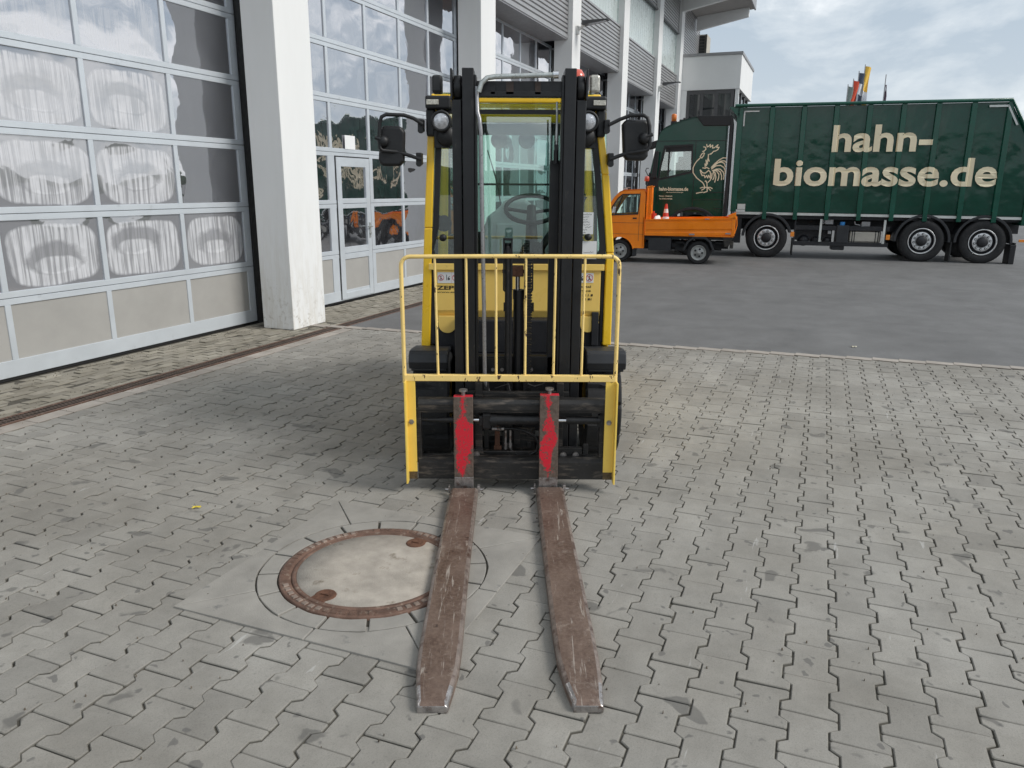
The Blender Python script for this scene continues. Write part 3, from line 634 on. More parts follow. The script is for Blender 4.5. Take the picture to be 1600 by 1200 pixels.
for i in range(6):
    x0, x1 = PX[i] + 0.66, PX[i + 1] + 0.0; b = BOT[i + 1]
    corr(x0, x1, b, b + 1.17)
    g = G(); g.box(x0, x1, 5.971, 6.95, b - 0.06, b - 0.031); g.build('soffit', M_TRIM, hall)
    g = G(); g.box(x0, x1, 6.06, 6.1, b + 1.22, b + 2.72)
    g.build('opal_window', M_OPAL, hall)
    g = G()
    for j in range(1, int((x1 - x0) / 0.3)): g.box(x0 + 0.3 * j - 0.012, x0 + 0.3 * j + 0.012, 6.057, 6.06, b + 1.22, b + 2.72)
    g.box(x0, x0 + 0.04, 6.03, 6.06, b + 1.22, b + 2.72); g.box(x1 - 0.04, x1, 6.03, 6.06, b + 1.22, b + 2.72); g.build('glazing_bars', M_OPAL, hall)
    corr(x0, x1, b + 2.78, 9.1)
    g = G(); g.box(x0, x1, 5.93, 6.05, b + 2.72, b + 2.78); g.build('window_trim', M_ANTHR, hall)
corr(33.71, 38.4, 6.9, 9.0)
g = G(); g.box(33.71, 38.4, 6.05, 6.5, 0, 9.0); g.build('end_wall', M_WHITE2, hall)
g = G(); g.box(38.4, 39.5, 5.62, 6.4, 6.0, 8.5); g.build('end_shaft', M_BEIGEWALL, hall)
g = G()
for i in range(12): g.box(38.36, 38.4, 5.72, 5.96, 6.9 + 0.13 * i, 7.02 + 0.13 * i)
g.box(38.365, 38.4, 5.64, 5.70, 6.8, 8.5); g.build('glass_blocks', M_GLBLOCK, hall)
# cantilevered canopy with tapering beams
def slope(y): return 9.0 + (5.85 - y) * 0.11
g = G(); g.add([(-1, 5.95, slope(5.95)), (37.6, 5.95, slope(5.95)), (37.6, 3.55, slope(3.55)), (-1, 3.55, slope(3.55)), (-1, 5.95, slope(5.95) + 0.3), (37.6, 5.95, slope(5.95) + 0.3), (37.6, 3.55, slope(3.55) + 0.3), (-1, 3.55, slope(3.55) + 0.3)],
    [(0, 1, 2, 3), (7, 6, 5, 4), (0, 4, 5, 1), (1, 5, 6, 2), (2, 6, 7, 3), (3, 7, 4, 0)])
g.build('canopy', M_SOFFIT, hall)
g = G(); g.hexa([(-1, 3.50, slope(3.5) - 0.05), (37.65, 3.50, slope(3.5) - 0.05), (37.65, 3.56, slope(3.5) - 0.05), (-1, 3.56, slope(3.5) - 0.05)], [(-1, 3.50, slope(3.5) + 0.34), (37.65, 3.50, slope(3.5) + 0.34), (37.65, 3.56, slope(3.5) + 0.34), (-1, 3.56, slope(3.5) + 0.34)]); g.build('fascia', M_TRIM, hall)
for x in PX[1:] + [37.0]:
    g = G(); y0, y1 = 5.9, 3.72; w_ = 0.22 if x < 36 else 0.2; lo = 8.43 if x < 36 else 8.42
    g.hexa([(x, y0, lo), (x + w_, y0, lo), (x + w_, y1, 8.86), (x, y1, 8.86)], [(x, y0, slope(y0) - 0.004), (x + w_, y0, slope(y0) - 0.004), (x + w_, y1, slope(y1) - 0.004), (x, y1, slope(y1) - 0.004)])
    g.build('canopy_beam', M_WHITE2, hall, bevel=0.01)

# annex
an = thing('annex_building', HALL, (36, 4.8, 0), 'white flat-roofed annex with dark glazed ground floor at the far end of the hall', 'building')
g = G(); g.box(33.72, 38.9, 3.53, 5.95, 5.58, 6.86); g.build('wall', M_WHITE2, an, bevel=0.01)
g = G(); g.box(33.68, 38.94, 3.49, 5.96, 6.86, 6.97); g.build('roof', M_TRIM, an, bevel=0.008)
g = G(); g.box(33.86, 38.7, 3.72, 5.94, 0, 5.577); g.build('inner_wall', M_DARKIN, an)
for ya, yb in ((3.86, 4.35), (4.5, 4.95), (5.05, 5.5)):
    g = G(); g.box(33.80, 33.84, ya, yb, 2.2, 5.42); f = g.build('window', M_DGLASS, an)
g = G()
for ya, yb in ((3.74, 3.86), (4.35, 4.5), (4.95, 5.05), (5.5, 5.62)): g.box(33.76, 33.85, ya, yb, 0, 5.57)
g.box(33.765, 33.85, 3.74, 5.62, 5.42, 5.575); g.box(33.765, 33.85, 3.74, 5.62, 2.05, 2.2); g.build('window_frame', M_ANTHR, an)
g = G()
for x0 in (34.2, 35.6, 37.0): g.box(x0, x0 + 1.15, 3.66, 3.71, 2.2, 5.4)
g.build('side_glazing', M_DGLASS, an)
g = G()
for x0 in (33.86, 35.38, 36.8, 38.2): g.box(x0, x0 + 0.22, 3.62, 3.715, 0, 5.575)
g.build('window_frame', M_ANTHR, an)
g = G(); g.box(33.75, 33.88, 3.56, 3.70, 0, 5.575); g.box(33.73, 33.85, 5.625, 5.93, 0, 5.575); g.build('corner_post', M_WHITE2, an)

def lampbuild(x, z, label):
    t = thing('wall_lamp', HALL, (x, 5.85, z), label, 'lamp', 'lamps fixed to the white pillars')
    g = G(); g.box(x - 0.06, x + 0.06, 5.80, 5.85, z - 0.16, z + 0.02); g.tube([(x, 5.82, z - 0.06), (x, 5.74, z - 0.02), (x, 5.68, z + 0.04)], 0.035, 10); g.build('bracket', M_WHITEP, t)
    g = G(); g.hexa([(x - 0.12, 5.70, z + 0.02), (x + 0.12, 5.70, z + 0.02), (x + 0.10, 5.08, z + 0.10), (x - 0.10, 5.08, z + 0.10)], [(x - 0.12, 5.70, z + 0.12), (x + 0.12, 5.70, z + 0.12), (x + 0.10, 5.08, z + 0.125), (x - 0.10, 5.08, z + 0.125)])
    g.build('lamp_head', M_ANTHR, t, bevel=0.01)
    g = G(); g.hexa([(x - 0.09, 5.55, z + 0.028), (x + 0.09, 5.55, z + 0.028), (x + 0.08, 5.13, z + 0.083), (x - 0.08, 5.13, z + 0.083)], [(x - 0.09, 5.55, z + 0.05), (x + 0.09, 5.55, z + 0.05), (x + 0.08, 5.13, z + 0.1), (x - 0.08, 5.13, z + 0.1)]); g.build('diffuser', M_LENS, t)
lampbuild(19.0, 5.41, 'dark slim lamp arm on the nearer pillar, above the forklift mast')
lampbuild(29.05, 5.22, 'dark slim lamp arm on the farther pillar, above the green truck cab')

# ================================================================== FORKLIFT   (world frame, faces -y)
fl = thing('forklift', WORLD, (0, 4.95, 0), 'yellow and black forklift with lowered mast and long rusty forks facing the viewer', 'forklift')
def tyre_wheel(parent, cx, y, r, wdt, rim_r, rim_mat=M_YELP, lugs=True):
    g = G(); seg = 96 if lugs else 56; h = wdt / 2; sh = 0.16 * wdt
    prof = [(rim_r, -h * 0.8), (r * 0.86, -h), (r * 0.965, -h + 0.004), (r, -h + sh * 0.35), (r, -h + sh * 2.2), (r, h - sh * 2.2), (r, h - sh * 0.35), (r * 0.965, h - 0.004), (r * 0.86, h), (rim_r, h * 0.8)]
    vs = []
    for i, (rr, x) in enumerate(prof):
        for k in range(seg):
            a = 2 * PI * k / seg; q = rr
            if lugs:
                side = 0 if i < 5 else 5
                if ((k + side) % 10) == 0 and i in (2, 3, 4, 5, 6, 7): q = rr - 0.02
                if i in (4, 5): q = q if ((k + side) % 10) else rr - 0.02
            vs.append((cx + x, y + q * math.cos(a), r + q * math.sin(a)))
    n = len(prof)
    g.add(vs, [(i * seg + k, i * seg + (k + 1) % seg, (i + 1) * seg + (k + 1) % seg, (i + 1) * seg + k) for i in range(n - 1) for k in range(seg)], not lugs)
    wl = g.build('wheel', M_RUBBER, parent)
    g = G(); g.lathe([(rim_r * 1.01, -h * 0.82), (rim_r * 0.85, -h * 0.5), (rim_r * 0.35, -h * 0.45), (0.001, -h * 0.4)], (cx, y, r), 'x', 32); g.lathe([(rim_r * 1.01, h * 0.82), (rim_r * 0.85, h * 0.5), (rim_r * 0.35, h * 0.45), (0.001, h * 0.4)], (cx, y, r), 'x', 32)
    for k in range(8): a = PI * k / 4; g.cyl((cx - h * 0.6, y + rim_r * 0.55 * math.cos(a), r + rim_r * 0.55 * math.sin(a)), (cx + h * 0.6, y + rim_r * 0.55 * math.cos(a), r + rim_r * 0.55 * math.sin(a)), 0.012, 8)
    g.build('rim', rim_mat, wl)
tyre_wheel(fl, -0.505, 4.88, 0.338, 0.235, 0.18); tyre_wheel(fl, 0.57, 4.88, 0.338, 0.225, 0.18)
tyre_wheel(fl, -0.42, 6.55, 0.28, 0.18, 0.15, lugs=False); tyre_wheel(fl, 0.48, 6.55, 0.28, 0.18, 0.15, lugs=False)
CX = 0.03
g = G(); g.box(-0.36, 0.42, 4.72, 6.5, 0.18, 0.66); g.box(-0.37, 0.43, 4.86, 5.6, 0.66, 0.88); g.box(-0.57, -0.36, 5.35, 6.1, 0.3, 0.62); g.box(0.42, 0.63, 5.35, 6.1, 0.3, 0.62); g.build('chassis', M_CHASSIS, fl, bevel=0.01)
g = G(); g.box(-0.52, 0.58, 6.35, 7.15, 0.22, 1.12); g.box(-0.46, 0.52, 7.15, 7.27, 0.35, 1.05); g.build('counterweight', M_YEL, fl, bevel=0.05)
g = G(); g.box(-0.38, 0.44, 5.55, 6.5, 0.6, 1.08); g.build('engine_hood', M_BLACK, fl, bevel=0.03)
for sx, x0, x1, zt in ((-1, -0.635, -0.395, 0.725), (1, 0.455, 0.70, 0.73)):
    g = G(); pf = [(4.60, 0.615), (4.585, 0.66), (4.60, zt - 0.02), (4.63, zt), (4.72, zt - 0.005), (4.95, 0.693), (5.16, 0.60), (5.27, 0.42), (5.25, 0.42), (5.14, 0.585), (4.94, 0.675), (4.72, 0.69), (4.66, zt - 0.05), (4.63, 0.62)]
    g.prism(pf, x0, x1, 'x'); g.box(x0 + 0.012, x1 - 0.012, 4.604, 4.62, 0.60, zt - 0.01); g.build('fender', M_MUDG, fl, bevel=0.018, seg=3)

# cab frame
g = G()
def quadbar(pts_b, pts_t): g.hexa(pts_b, pts_t)
def pill(xb0, xb1, zb, xt0, xt1, zt, y0, y1, yt0=None, yt1=None):
    yt0 = y0 if yt0 is None else yt0; yt1 = y1 if yt1 is None else yt1
    g.hexa([(xb0, y0, zb), (xb1, y0, zb), (xb1, y1, zb), (xb0, y1, zb)], [(xt0, yt0, zt), (xt1, yt0, zt), (xt1, yt1, zt), (xt0, yt1, zt)])
pill(-0.597, -0.538, 0.685, -0.560, -0.508, 1.45, 4.94, 5.01); pill(-0.560, -0.508, 1.45, -0.526, -0.482, 2.03, 4.94, 5.01); pill(-0.526, -0.482, 2.03, -0.50, -0.46, 2.2, 4.94, 5.01)
pill(0.590, 0.647, 0.70, 0.595, 0.645, 1.30, 4.94, 5.01); pill(0.595, 0.645, 1.30, 0.55, 0.597, 1.78, 4.94, 5.01); pill(0.55, 0.597, 1.78, 0.505, 0.55, 2.06, 4.94, 5.01); pill(0.505, 0.55, 2.06, 0.49, 0.53, 2.2, 4.94, 5.01)
pill(-0.585, -0.525, 0.9, -0.56, -0.50, 2.2, 6.22, 6.29); pill(0.575, 0.635, 0.9, 0.55, 0.61, 2.2, 6.22, 6.29)
g.box(-0.50, 0.53, 4.94, 5.0, 2.198, 2.245)
g.hexa([(-0.50, 4.95, 2.20), (-0.45, 4.95, 2.20), (-0.50, 6.29, 2.20), (-0.56, 6.29, 2.20)], [(-0.50, 4.95, 2.25), (-0.45, 4.95, 2.25), (-0.50, 6.29, 2.25), (-0.56, 6.29, 2.25)])
g.hexa([(0.48, 4.95, 2.20), (0.53, 4.95, 2.20), (0.61, 6.29, 2.20), (0.55, 6.29, 2.20)], [(0.48, 4.95, 2.25), (0.53, 4.95, 2.25), (0.61, 6.29, 2.25), (0.55, 6.29, 2.25)])
g.box(-0.52, 0.57, 6.23, 6.30, 2.185, 2.25)
for y in (5.25, 5.55, 5.85): g.box(-0.48, 0.52, y, y + 0.04, 2.26, 2.285)
g.box(-0.58, -0.53, 5.0, 6.25, 0.88, 0.95); g.box(0.58, 0.63, 5.0, 6.25, 0.88, 0.95)
g.build('overhead_guard', M_YEL, fl, bevel=0.008)
g = G(); g.box(-0.47, 0.50, 5.0, 6.22, 2.255, 2.262); g.build('roof_glass', M_GLASS2, fl)
# windscreen and its dark frame
g = G()
outer = [(-0.545, 1.225), (0.59, 1.225), (0.592, 1.33), (0.545, 1.78), (0.497, 2.16), (-0.465, 2.16), (-0.505, 1.45), (-0.55, 1.25)]
inner = rrect(-0.505, 0.555, 1.272, 1.42, 0.05)[5:] 
inner = [(0.505, 1.275), (0.535, 1.285), (0.552, 1.315), (0.553, 1.36), (0.508, 1.78), (0.462, 2.135), (-0.435, 2.135), (-0.472, 1.45), (-0.505, 1.31), (-0.490, 1.28), (-0.46, 1.272)]
vs, fs = holed(outer, [inner], 4.945, 4.985); g.add(vs, fs)
wf = g.build('windscreen_frame', M_BLACK, fl)
g = G(); g.prism(inner, 4.966, 4.972, 'y'); ws = g.build('windscreen', M_GLASS, fl)
g = G(); g.prism([(-0.50, 1.14), (0.555, 1.14), (0.53, 2.13), (-0.48, 2.13)], 6.262, 6.268, 'y'); g.build('rear_window', M_GLASS2, fl)
g = G(); g.box(-0.50, 0.55, 6.25, 6.28, 1.10, 1.15); g.box(-0.50, 0.55, 6.245, 6.285, 2.095, 2.18); g.box(-0.52, 0.57, 6.252, 6.26, 1.716, 1.732); g.box(-0.52, -0.495, 6.25, 6.28, 1.1, 2.15); g.box(0.545, 0.57, 6.25, 6.28, 1.1, 2.15); g.build('rear_window_frame', M_BLACK, fl)
g = G(); g.tube([(-0.20, 6.24, 1.98), (-0.12, 6.235, 1.72), (-0.08, 6.235, 1.45)], [0.004, 0.007, 0.004], 6); g.build('rear_wiper', M_BLACK, fl)
for x in (-0.111, 0.106):
    g = G(); g.lathe([(0.001, 0.06), (0.045, 0.055), (0.066, 0.02), (0.066, 0.0), (0.001, -0.001)], (x, 6.32, 2.062), 'y', 24); g.box(x - 0.01, x + 0.01, 6.33, 6.36, 2.1, 2.2); g.build('rear_work_light', M_BLACK, fl)
for sx, xb, xt in ((-1, -0.57, -0.53), (1, 0.625, 0.575)):
    g = G(); g.hexa([(xb - 0.002, 5.02, 0.96), (xb + 0.002, 5.02, 0.96), (xb + 0.002, 6.2, 0.96), (xb - 0.002, 6.2, 0.96)], [(xt - 0.002, 5.02, 2.18), (xt + 0.002, 5.02, 2.18), (xt + 0.002, 6.2, 2.18), (xt - 0.002, 6.2, 2.18)]); g.build('side_window', M_GLASS, fl)
    g = G(); g.hexa([(xb - 0.01, 5.72, 0.96), (xb + 0.012, 5.72, 0.96), (xb + 0.012, 5.755, 0.96), (xb - 0.01, 5.755, 0.96)], [(xt - 0.01, 5.62, 2.18), (xt + 0.012, 5.62, 2.18), (xt + 0.012, 5.655, 2.18), (xt - 0.01, 5.655, 2.18)]); g.build('door_bar', M_BLACK, fl)
    g = G(); g.box(xb - 0.012, xb + 0.012, 5.0, 6.22, 0.45, 0.95); g.build('door_panel', M_YEL, fl, bevel=0.006)
for x, z, n_ in ((-0.443, 1.389, 1), (0.478, 1.398, 2)):
    g = G(); g.lathe([(0.001, -0.022), (0.016, -0.02), (0.022, -0.01), (0.023, 0.015)], (x, 4.945, z), 'y', 20); g.build('window_knob', M_BLACK, fl)
g = G(); g.lathe([(0.001, 0), (0.052, 0), (0.052, 0.012), (0.001, 0.012)], (-0.443, 5.02, 1.475), 'y', 16); g.cyl((-0.47, 5.03, 1.52), (-0.5, 5.0, 1.56), 0.006); g.build('inside_mirror', M_MUDG, fl)
def note(x0, x1, z0, z1, name, lines, head=False):
    g = G(); g.box(x0, x1, 4.938, 4.9395, z0, z1); o = g.build(name, M_PAPER, fl)
    g = G(); rnd = random.Random(int(x0 * 1000)); n = len(lines)
    for i, (a, b) in enumerate(lines):
        z = z1 - (z1 - z0) * (i + 0.8) / (n + 0.5); pts = []; x = x0 + (x1 - x0) * a
        while x < x0 + (x1 - x0) * b:
            pts.append((x, z + rnd.uniform(-0.0045, 0.0045))); x += rnd.uniform(0.002, 0.0045)
        if len(pts) > 1: ribbon(g, pts, 0.0016, 4.9372)
    g.build('handwriting', M_INK, o, fixn=False)
note(0.412, 0.507, 1.417, 1.552, 'handwritten_note', [(0.1, 0.9), (0.25, 0.7), (0.3, 0.6), (0.3, 0.75), (0.35, 0.8), (0.45, 0.9), (0.2, 0.6), (0.3, 0.55)])
note(0.412, 0.533, 1.262, 1.374, 'handwritten_note', [(0, 0), (0, 0), (0.32, 0.85), (0.4, 0.8)])
g = G(); g.tube([(0.41, 5.12, 1.66), (0.47, 5.12, 1.66), (0.455, 5.12, 1.62)], 0.006, 6); g.tube([(0.47, 5.1, 1.645), (0.445, 5.1, 1.60), (0.44, 5.1, 1.57)], 0.010, 6); g.build('wiper_motor', M_BLACK, fl)

# interior
seat = G()
pr = [(-0.24, 1.05), (-0.235, 1.35), (-0.19, 1.49), (-0.11, 1.55), (-0.045, 1.62), (0.09, 1.62), (0.15, 1.57), (0.24, 1.53), (0.285, 1.40), (0.29, 1.05)]
seat.prism(pr, 5.80, 5.92, 'y'); seat.box(-0.24, 0.29, 5.42, 5.82, 0.98, 1.12); st = seat.build('seat', M_SEAT, fl, bevel=0.035, seg=4)
g = G(); g.box(-0.12, 0.17, 5.79, 5.80, 1.1, 1.44); g.build('seat_pad', M_SEAT, st, bevel=0.02)
g = G(); ring = []
for k in range(25):
    a = 2 * PI * k / 24; ring.append((0.125 + 0.175 * math.cos(a), 5.36 + 0.175 * math.sin(a) * 0.86, 1.56 + 0.175 * math.sin(a) * 0.5))
g.tube(ring, 0.015, 10); g.tube([(0.125 - 0.17, 5.36, 1.56), (0.125, 5.34, 1.535), (0.125 + 0.17, 5.36, 1.56)], 0.012, 8); g.tube([(0.125, 5.34, 1.575), (0.125, 5.10, 1.2)], [0.03, 0.05], 12)
g.build('steering_wheel', M_BLACK, fl)
g = G(); g.box(0.30, 0.42, 5.30, 5.75, 1.0, 1.33); g.box(0.31, 0.42, 5.22, 5.30, 1.36, 1.5); g.tube([(0.36, 5.3, 1.33), (0.27, 5.2, 1.5)], 0.01, 8); g.box(-0.42, 0.48, 5.03, 5.16, 0.95, 1.235); g.tube([(0.17, 5.1, 1.29), (0.33, 5.25, 1.52)], [0.026, 0.02], 10); g.lathe([(0.001, 0), (0.08, 0.01), (0.085, 0.05)], (0.13, 5.08, 1.28), 'y', 20); g.box(0.24, 0.31, 5.05, 5.15, 1.22, 1.36); g.build('dashboard', M_BLACK, fl, bevel=0.012)
g = G(); g.box(-0.42, -0.34, 5.08, 5.2, 1.0, 1.40); g.box(-0.27, -0.2, 5.05, 5.12, 1.2, 1.42); g.build('side_console', M_BLACK, fl, bevel=0.01)

# cowl
g = G(); g.box(-0.535, 0.585, 4.930, 4.965, 1.188, 1.228); g.box(-0.50, 0.566, 4.945, 4.98, 0.925, 1.188)
g.hexa([(-0.50, 4.975, 0.865), (0.566, 4.975, 0.865), (0.566, 4.99, 0.865), (-0.50, 4.99, 0.865)], [(-0.50, 4.9451, 0.925), (0.566, 4.9451, 0.925), (0.566, 4.99, 0.925), (-0.50, 4.99, 0.925)])
g.hexa([(-0.50, 4.955, 0.845), (0.566, 4.955, 0.845), (0.566, 4.98, 0.845), (-0.50, 4.98, 0.845)], [(-0.50, 4.975, 0.866), (0.566, 4.975, 0.866), (0.566, 4.98, 0.866), (-0.50, 4.98, 0.866)])
for a, b in ((-0.482, -0.365), (0.442, 0.54)):
    c = (a + b) / 2; r = (b - a) / 2; g.prism(arc(c, 0.835, r, 180, 360, 14) + [(b, 0.89), (a, 0.89)], 4.940, 4.956, 'y')
cw = g.build('front_cowl', M_YELP, fl, bevel=0.006)
g = G(); g.box(-0.535, -0.505, 4.955, 5.0, 0.70, 1.185); g.box(0.570, 0.592, 4.955, 5.0, 0.72, 1.185); g.box(-0.50, 0.585, 4.965, 5.02, 0.62, 0.86); g.box(0.515, 0.56, 4.93, 4.96, 0.70, 0.92)
g.box(-0.36, 0.44, 4.90, 4.96, 0.64, 0.70); g.build('front_bulkhead', M_CHASSIS, fl, bevel=0.004)
def pictos(x0, x1, z0, z1, cells):
    g = G(); g.box(x0, x1, 4.9425, 4.944, z0, z1); o = g.build('warning_sticker', M_PAPER, cw)
    gk, gr = G(), G(); n = len(cells); wd = (x1 - x0) / n
    for i, k in enumerate(cells):
        c = x0 + wd * (i + 0.5); zc = (z0 + z1) / 2; r = wd * 0.40
        if k == 'p':
            pts = arc(c, zc, r, 0, 360, 20); ribbon(gr, pts, r * 0.16, 4.9412); ribbon(gr, [(c - r * 0.7, zc + r * 0.7), (c + r * 0.7, zc - r * 0.7)], r * 0.16, 4.9408)
            ribbon(gk, [(c, zc + r * 0.3), (c, zc - r * 0.1), (c - r * 0.3, zc - r * 0.7)], r * 0.22, 4.9418); ribbon(gk, [(c, zc - r * 0.1), (c + r * 0.3, zc - r * 0.7)], r * 0.2, 4.9418); gk.prism(arc(c, zc + r * 0.5, r * 0.17, 0, 360, 10)[:-1], 4.9414, 4.9418, 'y')
        else:
            ribbon(gk, [(c - r * 0.5, zc + r), (c - r * 0.5, zc - r * 0.8)], r * 0.2, 4.9412); gk.box(c - r * 0.1, c + r * 0.6, 4.9412, 4.9418, zc - r * 0.8, zc - r * 0.1); ribbon(gk, [(c + r * 0.1, zc), (c + r * 0.5, zc + r * 0.5)], r * 0.2, 4.9412)
            gr.box(c + wd * 0.49, c + wd * 0.5, 4.9412, 4.9418, z0, z1)
    gk.build('pictogram', M_INK, o, fixn=False)
    if gr.v: gr.build('pictogram', M_INKR, o, fixn=False)
pictos(-0.482, -0.30, 1.103, 1.172, ['p', 'f', 'p', 'f']); pictos(0.36, 0.52, 1.110, 1.172, ['p', 'f', 'p'])
g = G(); g.add(*text_verts('ZEPPELIN', -0.487, -0.22, 1.06, 1.086, 4.9435, 0.03)); g.add(*text_verts('www.zeppelin.de', -0.487, -0.235, 1.038, 1.050, 4.9435, 0.03)); g.build('lettering', M_TXT, cw, fixn=False)
g = G(); g.add(*text_verts('rental', 0.42, 0.505, 1.078, 1.092, 4.9435, 0.02)); g.add(*text_verts('service', 0.40, 0.505, 1.052, 1.064, 4.9435, 0.02))
for i in range(2):
    for j in range(4): g.box(0.452 + 0.018 * j, 0.452 + 0.018 * j + (0.012 if (i + j) % 3 == 0 else 0.004), 4.943, 4.9435, 1.022 - 0.026 * i, 1.036 - 0.026 * i)
g.build('lettering', M_TXT, cw, fixn=False)

# corner caps, roof lights, headlights
for s, xc in ((-1, -0.468), (1, 0.505)):
    g = G(); xo = -0.530 if s < 0 else 0.560; xi = -0.375 if s < 0 else 0.40
    g.box(xo, xi, 4.87, 4.98, 2.155, 2.232); g.box(xo, xo - s * 0.055, 4.90, 4.99, 2.0, 2.16); o = g.build('corner_cap', M_BLACK, fl, bevel=0.012)
    g = G(); g.box(xo - s * 0.008, xo - s * 0.082, 4.862, 4.872, 2.178, 2.208); g.build('position_light', M_LENS2, o, bevel=0.003)
    hx, hz = (-0.432, 2.083) if s < 0 else (0.449, 2.085)
    g = G(); g.lathe([(0.001, 0.07), (0.045, 0.065), (0.062, 0.02), (0.063, -0.02), (0.055, -0.03), (0.046, -0.022)], (hx, 4.86, hz), 'y', 28); g.tube([(hx - s * 0.0, 4.88, hz + 0.05), (hx, 4.9, 2.17)], 0.012, 8); g.box(hx - 0.05, hx + 0.05, 4.9, 4.95, hz - 0.15, hz - 0.05); h = g.build('headlight', M_BLACK, fl)
    g = G(); g.lathe([(0.001, -0.030), (0.025, -0.0285), (0.046, -0.020)], (hx, 4.86, hz), 'y', 28); g.build('lens', M_LENS, h)
    hx2 = -0.405 if s < 0 else 0.44
    g = G(); g.lathe([(0.001, -0.03), (0.05, -0.028), (0.062, 0.0), (0.055, 0.05), (0.001, 0.06)], (hx2, 4.90, 2.0), 'y', 24); g.build('cab_lamp', M_BLACK, fl)
    # mirrors
    if s < 0: body = [(-0.805, 2.03), (-0.79, 2.058), (-0.68, 2.055), (-0.655, 2.025), (-0.665, 1.85), (-0.69, 1.823), (-0.80, 1.823), (-0.822, 1.85)]
    else: body = [(0.668, 1.89), (0.655, 2.07), (0.675, 2.10), (0.80, 2.10), (0.82, 2.075), (0.82, 1.89), (0.80, 1.862), (0.69, 1.862)]
    g = G(); g.prism(body, 4.86, 4.92, 'y'); mr = g.build('mirror', M_BLACK, fl, bevel=0.02, seg=4)
    g = G(); g.prism([(a * 0.96 + (-0.74 if s < 0 else 0.74) * 0.04, b * 0.94 + 1.95 * 0.06) for a, b in body], 4.921, 4.924, 'y'); g.build('mirror_glass', M_CHROME, mr)
    cx_, cz_ = (-0.795, 1.975) if s < 0 else (0.80, 2.0)
    g = G(); g.lathe([(0.001, -0.03), (0.022, -0.03), (0.034, -0.01), (0.036, 0.01)], (cx_ + 0.01 * -s, 4.852, cz_ - 0.01), 'y', 18); g.cyl((cx_ + s * 0.00, 4.83, cz_), (cx_ + s * 0.035, 4.83, cz_ + 0.012), 0.011, 10); g.build('mirror_clamp', M_BLACK, mr)
    if s < 0: arm = [(-0.545, 2.065), (-0.60, 2.10), (-0.66, 2.118), (-0.76, 2.118), (-0.787, 2.105), (-0.80, 2.07), (-0.806, 1.98), (-0.802, 1.925), (-0.79, 1.912), (-0.70, 1.905), (-0.62, 1.882), (-0.56, 1.862)]
    else: arm = [(0.575, 2.068), (0.64, 2.10), (0.70, 2.122), (0.775, 2.122), (0.800, 2.108), (0.815, 2.06), (0.822, 1.95), (0.81, 1.925), (0.77, 1.915), (0.69, 1.905), (0.64, 1.888), (0.59, 1.870)]
    g = G(); g.tube([(a, 4.835 if 2 < i < len(arm) - 3 else 4.87, b) for i, (a, b) in enumerate(arm)], 0.0115, 10); g.build('mirror_arm', M_BLACK, mr)
    for z in ((2.062, 1.868) if s < 0 else (2.065, 1.872)):
        g = G(); bx = (-0.56 if z > 2 else -0.575) if s < 0 else (0.565 if z > 2 else 0.595); g.box(bx - 0.018, bx + 0.018, 4.87, 4.95, z - 0.035, z + 0.035); g.cyl((bx, 4.865, z - 0.03), (bx, 4.885, z - 0.03), 0.018)
        g.build('mirror_bracket', M_BLACK, fl, bevel=0.006)
g = G(); g.lathe([(0.001, 0.10), (0.03, 0.095), (0.052, 0.06), (0.055, 0.0), (0.001, 0)], (0.405, 5.25, 2.335), 'z', 24); b_ = g.build('beacon', M_REDBEACON, fl)
g = G(); g.cyl((0.405, 5.25, 2.24), (0.405, 5.25, 2.338), 0.03); g.build('beacon_base', M_BLACK, b_)

# mast
M_PAD = simple('brown_wear_pad', (0.045, 0.03, 0.024), 0.6)
mast = G()
def mast_side(c, s):
    inner0, inner1 = c + s * 0.242, c + s * 0.304; o0, o1 = c + s * 0.310, c + s * 0.362
    mast.box(inner0, inner1, 4.34, 4.50, 0.10, 2.312); mast.box(c + s * 0.228, inner0, 4.352, 4.46, 0.1, 2.28)
    mast.box(o0, o1, 4.37, 4.54, 0.12, 2.155); mast.box(c + s * 0.357, c + s * 0.3685, 4.355, 4.50, 2.155, 2.312)
    mast.box(c + s * 0.305, c + s * 0.33, 4.47, 4.50, 2.0, 2.24)
for s in (-1, 1): mast_side(CX, s)
mast.box(-0.20, 0.262, 4.38, 4.50, 2.178, 2.252); mast.box(-0.20, 0.262, 4.37, 4.382, 2.17, 2.20); mast.box(-0.20, 0.262, 4.50, 4.56, 0.60, 0.72); mast.box(-0.20, 0.262, 4.46, 4.56, 0.10, 0.2)
mast.box(-0.21, 0.27, 4.5, 4.56, 1.9, 1.98) if False else None
mo_ = mast.build('mast', M_MAST, fl, bevel=0.004)
for s in (-1, 1):
    g = G(); g.lathe([(0.001, -0.021), (0.065, -0.021), (0.07, -0.015), (0.07, 0.015), (0.065, 0.021), (0.001, 0.021)], (CX + s * 0.331, 4.43, 2.215), 'x', 28); g.box(CX + s * 0.31, CX + s * 0.352, 4.39, 4.44, 2.09, 2.2); g.build('mast_roller', M_BLACKG, mo_)
    g = G(); g.box(CX + s * 0.31, CX + s * 0.356, 4.40, 4.47, 0.3, 0.42); g.build('mast_roller', M_BLACKG, mo_, bevel=0.02)
for xa, xb, mt in ((-0.122, -0.10, M_BLACK), (-0.04, 0.0, M_PAD), (0.115, 0.145, M_PAD)):
    g = G(); g.box(xa, xb, 4.370, 4.379, 2.185, 2.248); g.build('crossbar_pad', mt, mo_)
g = G(); g.tube([(-0.185, 4.33, 2.19), (-0.17, 4.33, 2.235), (-0.14, 4.345, 2.262), (-0.10, 4.355, 2.270), (0.21, 4.355, 2.280)], 0.0135, 12); g.build('zinc_tube', M_PIPE2, mo_)
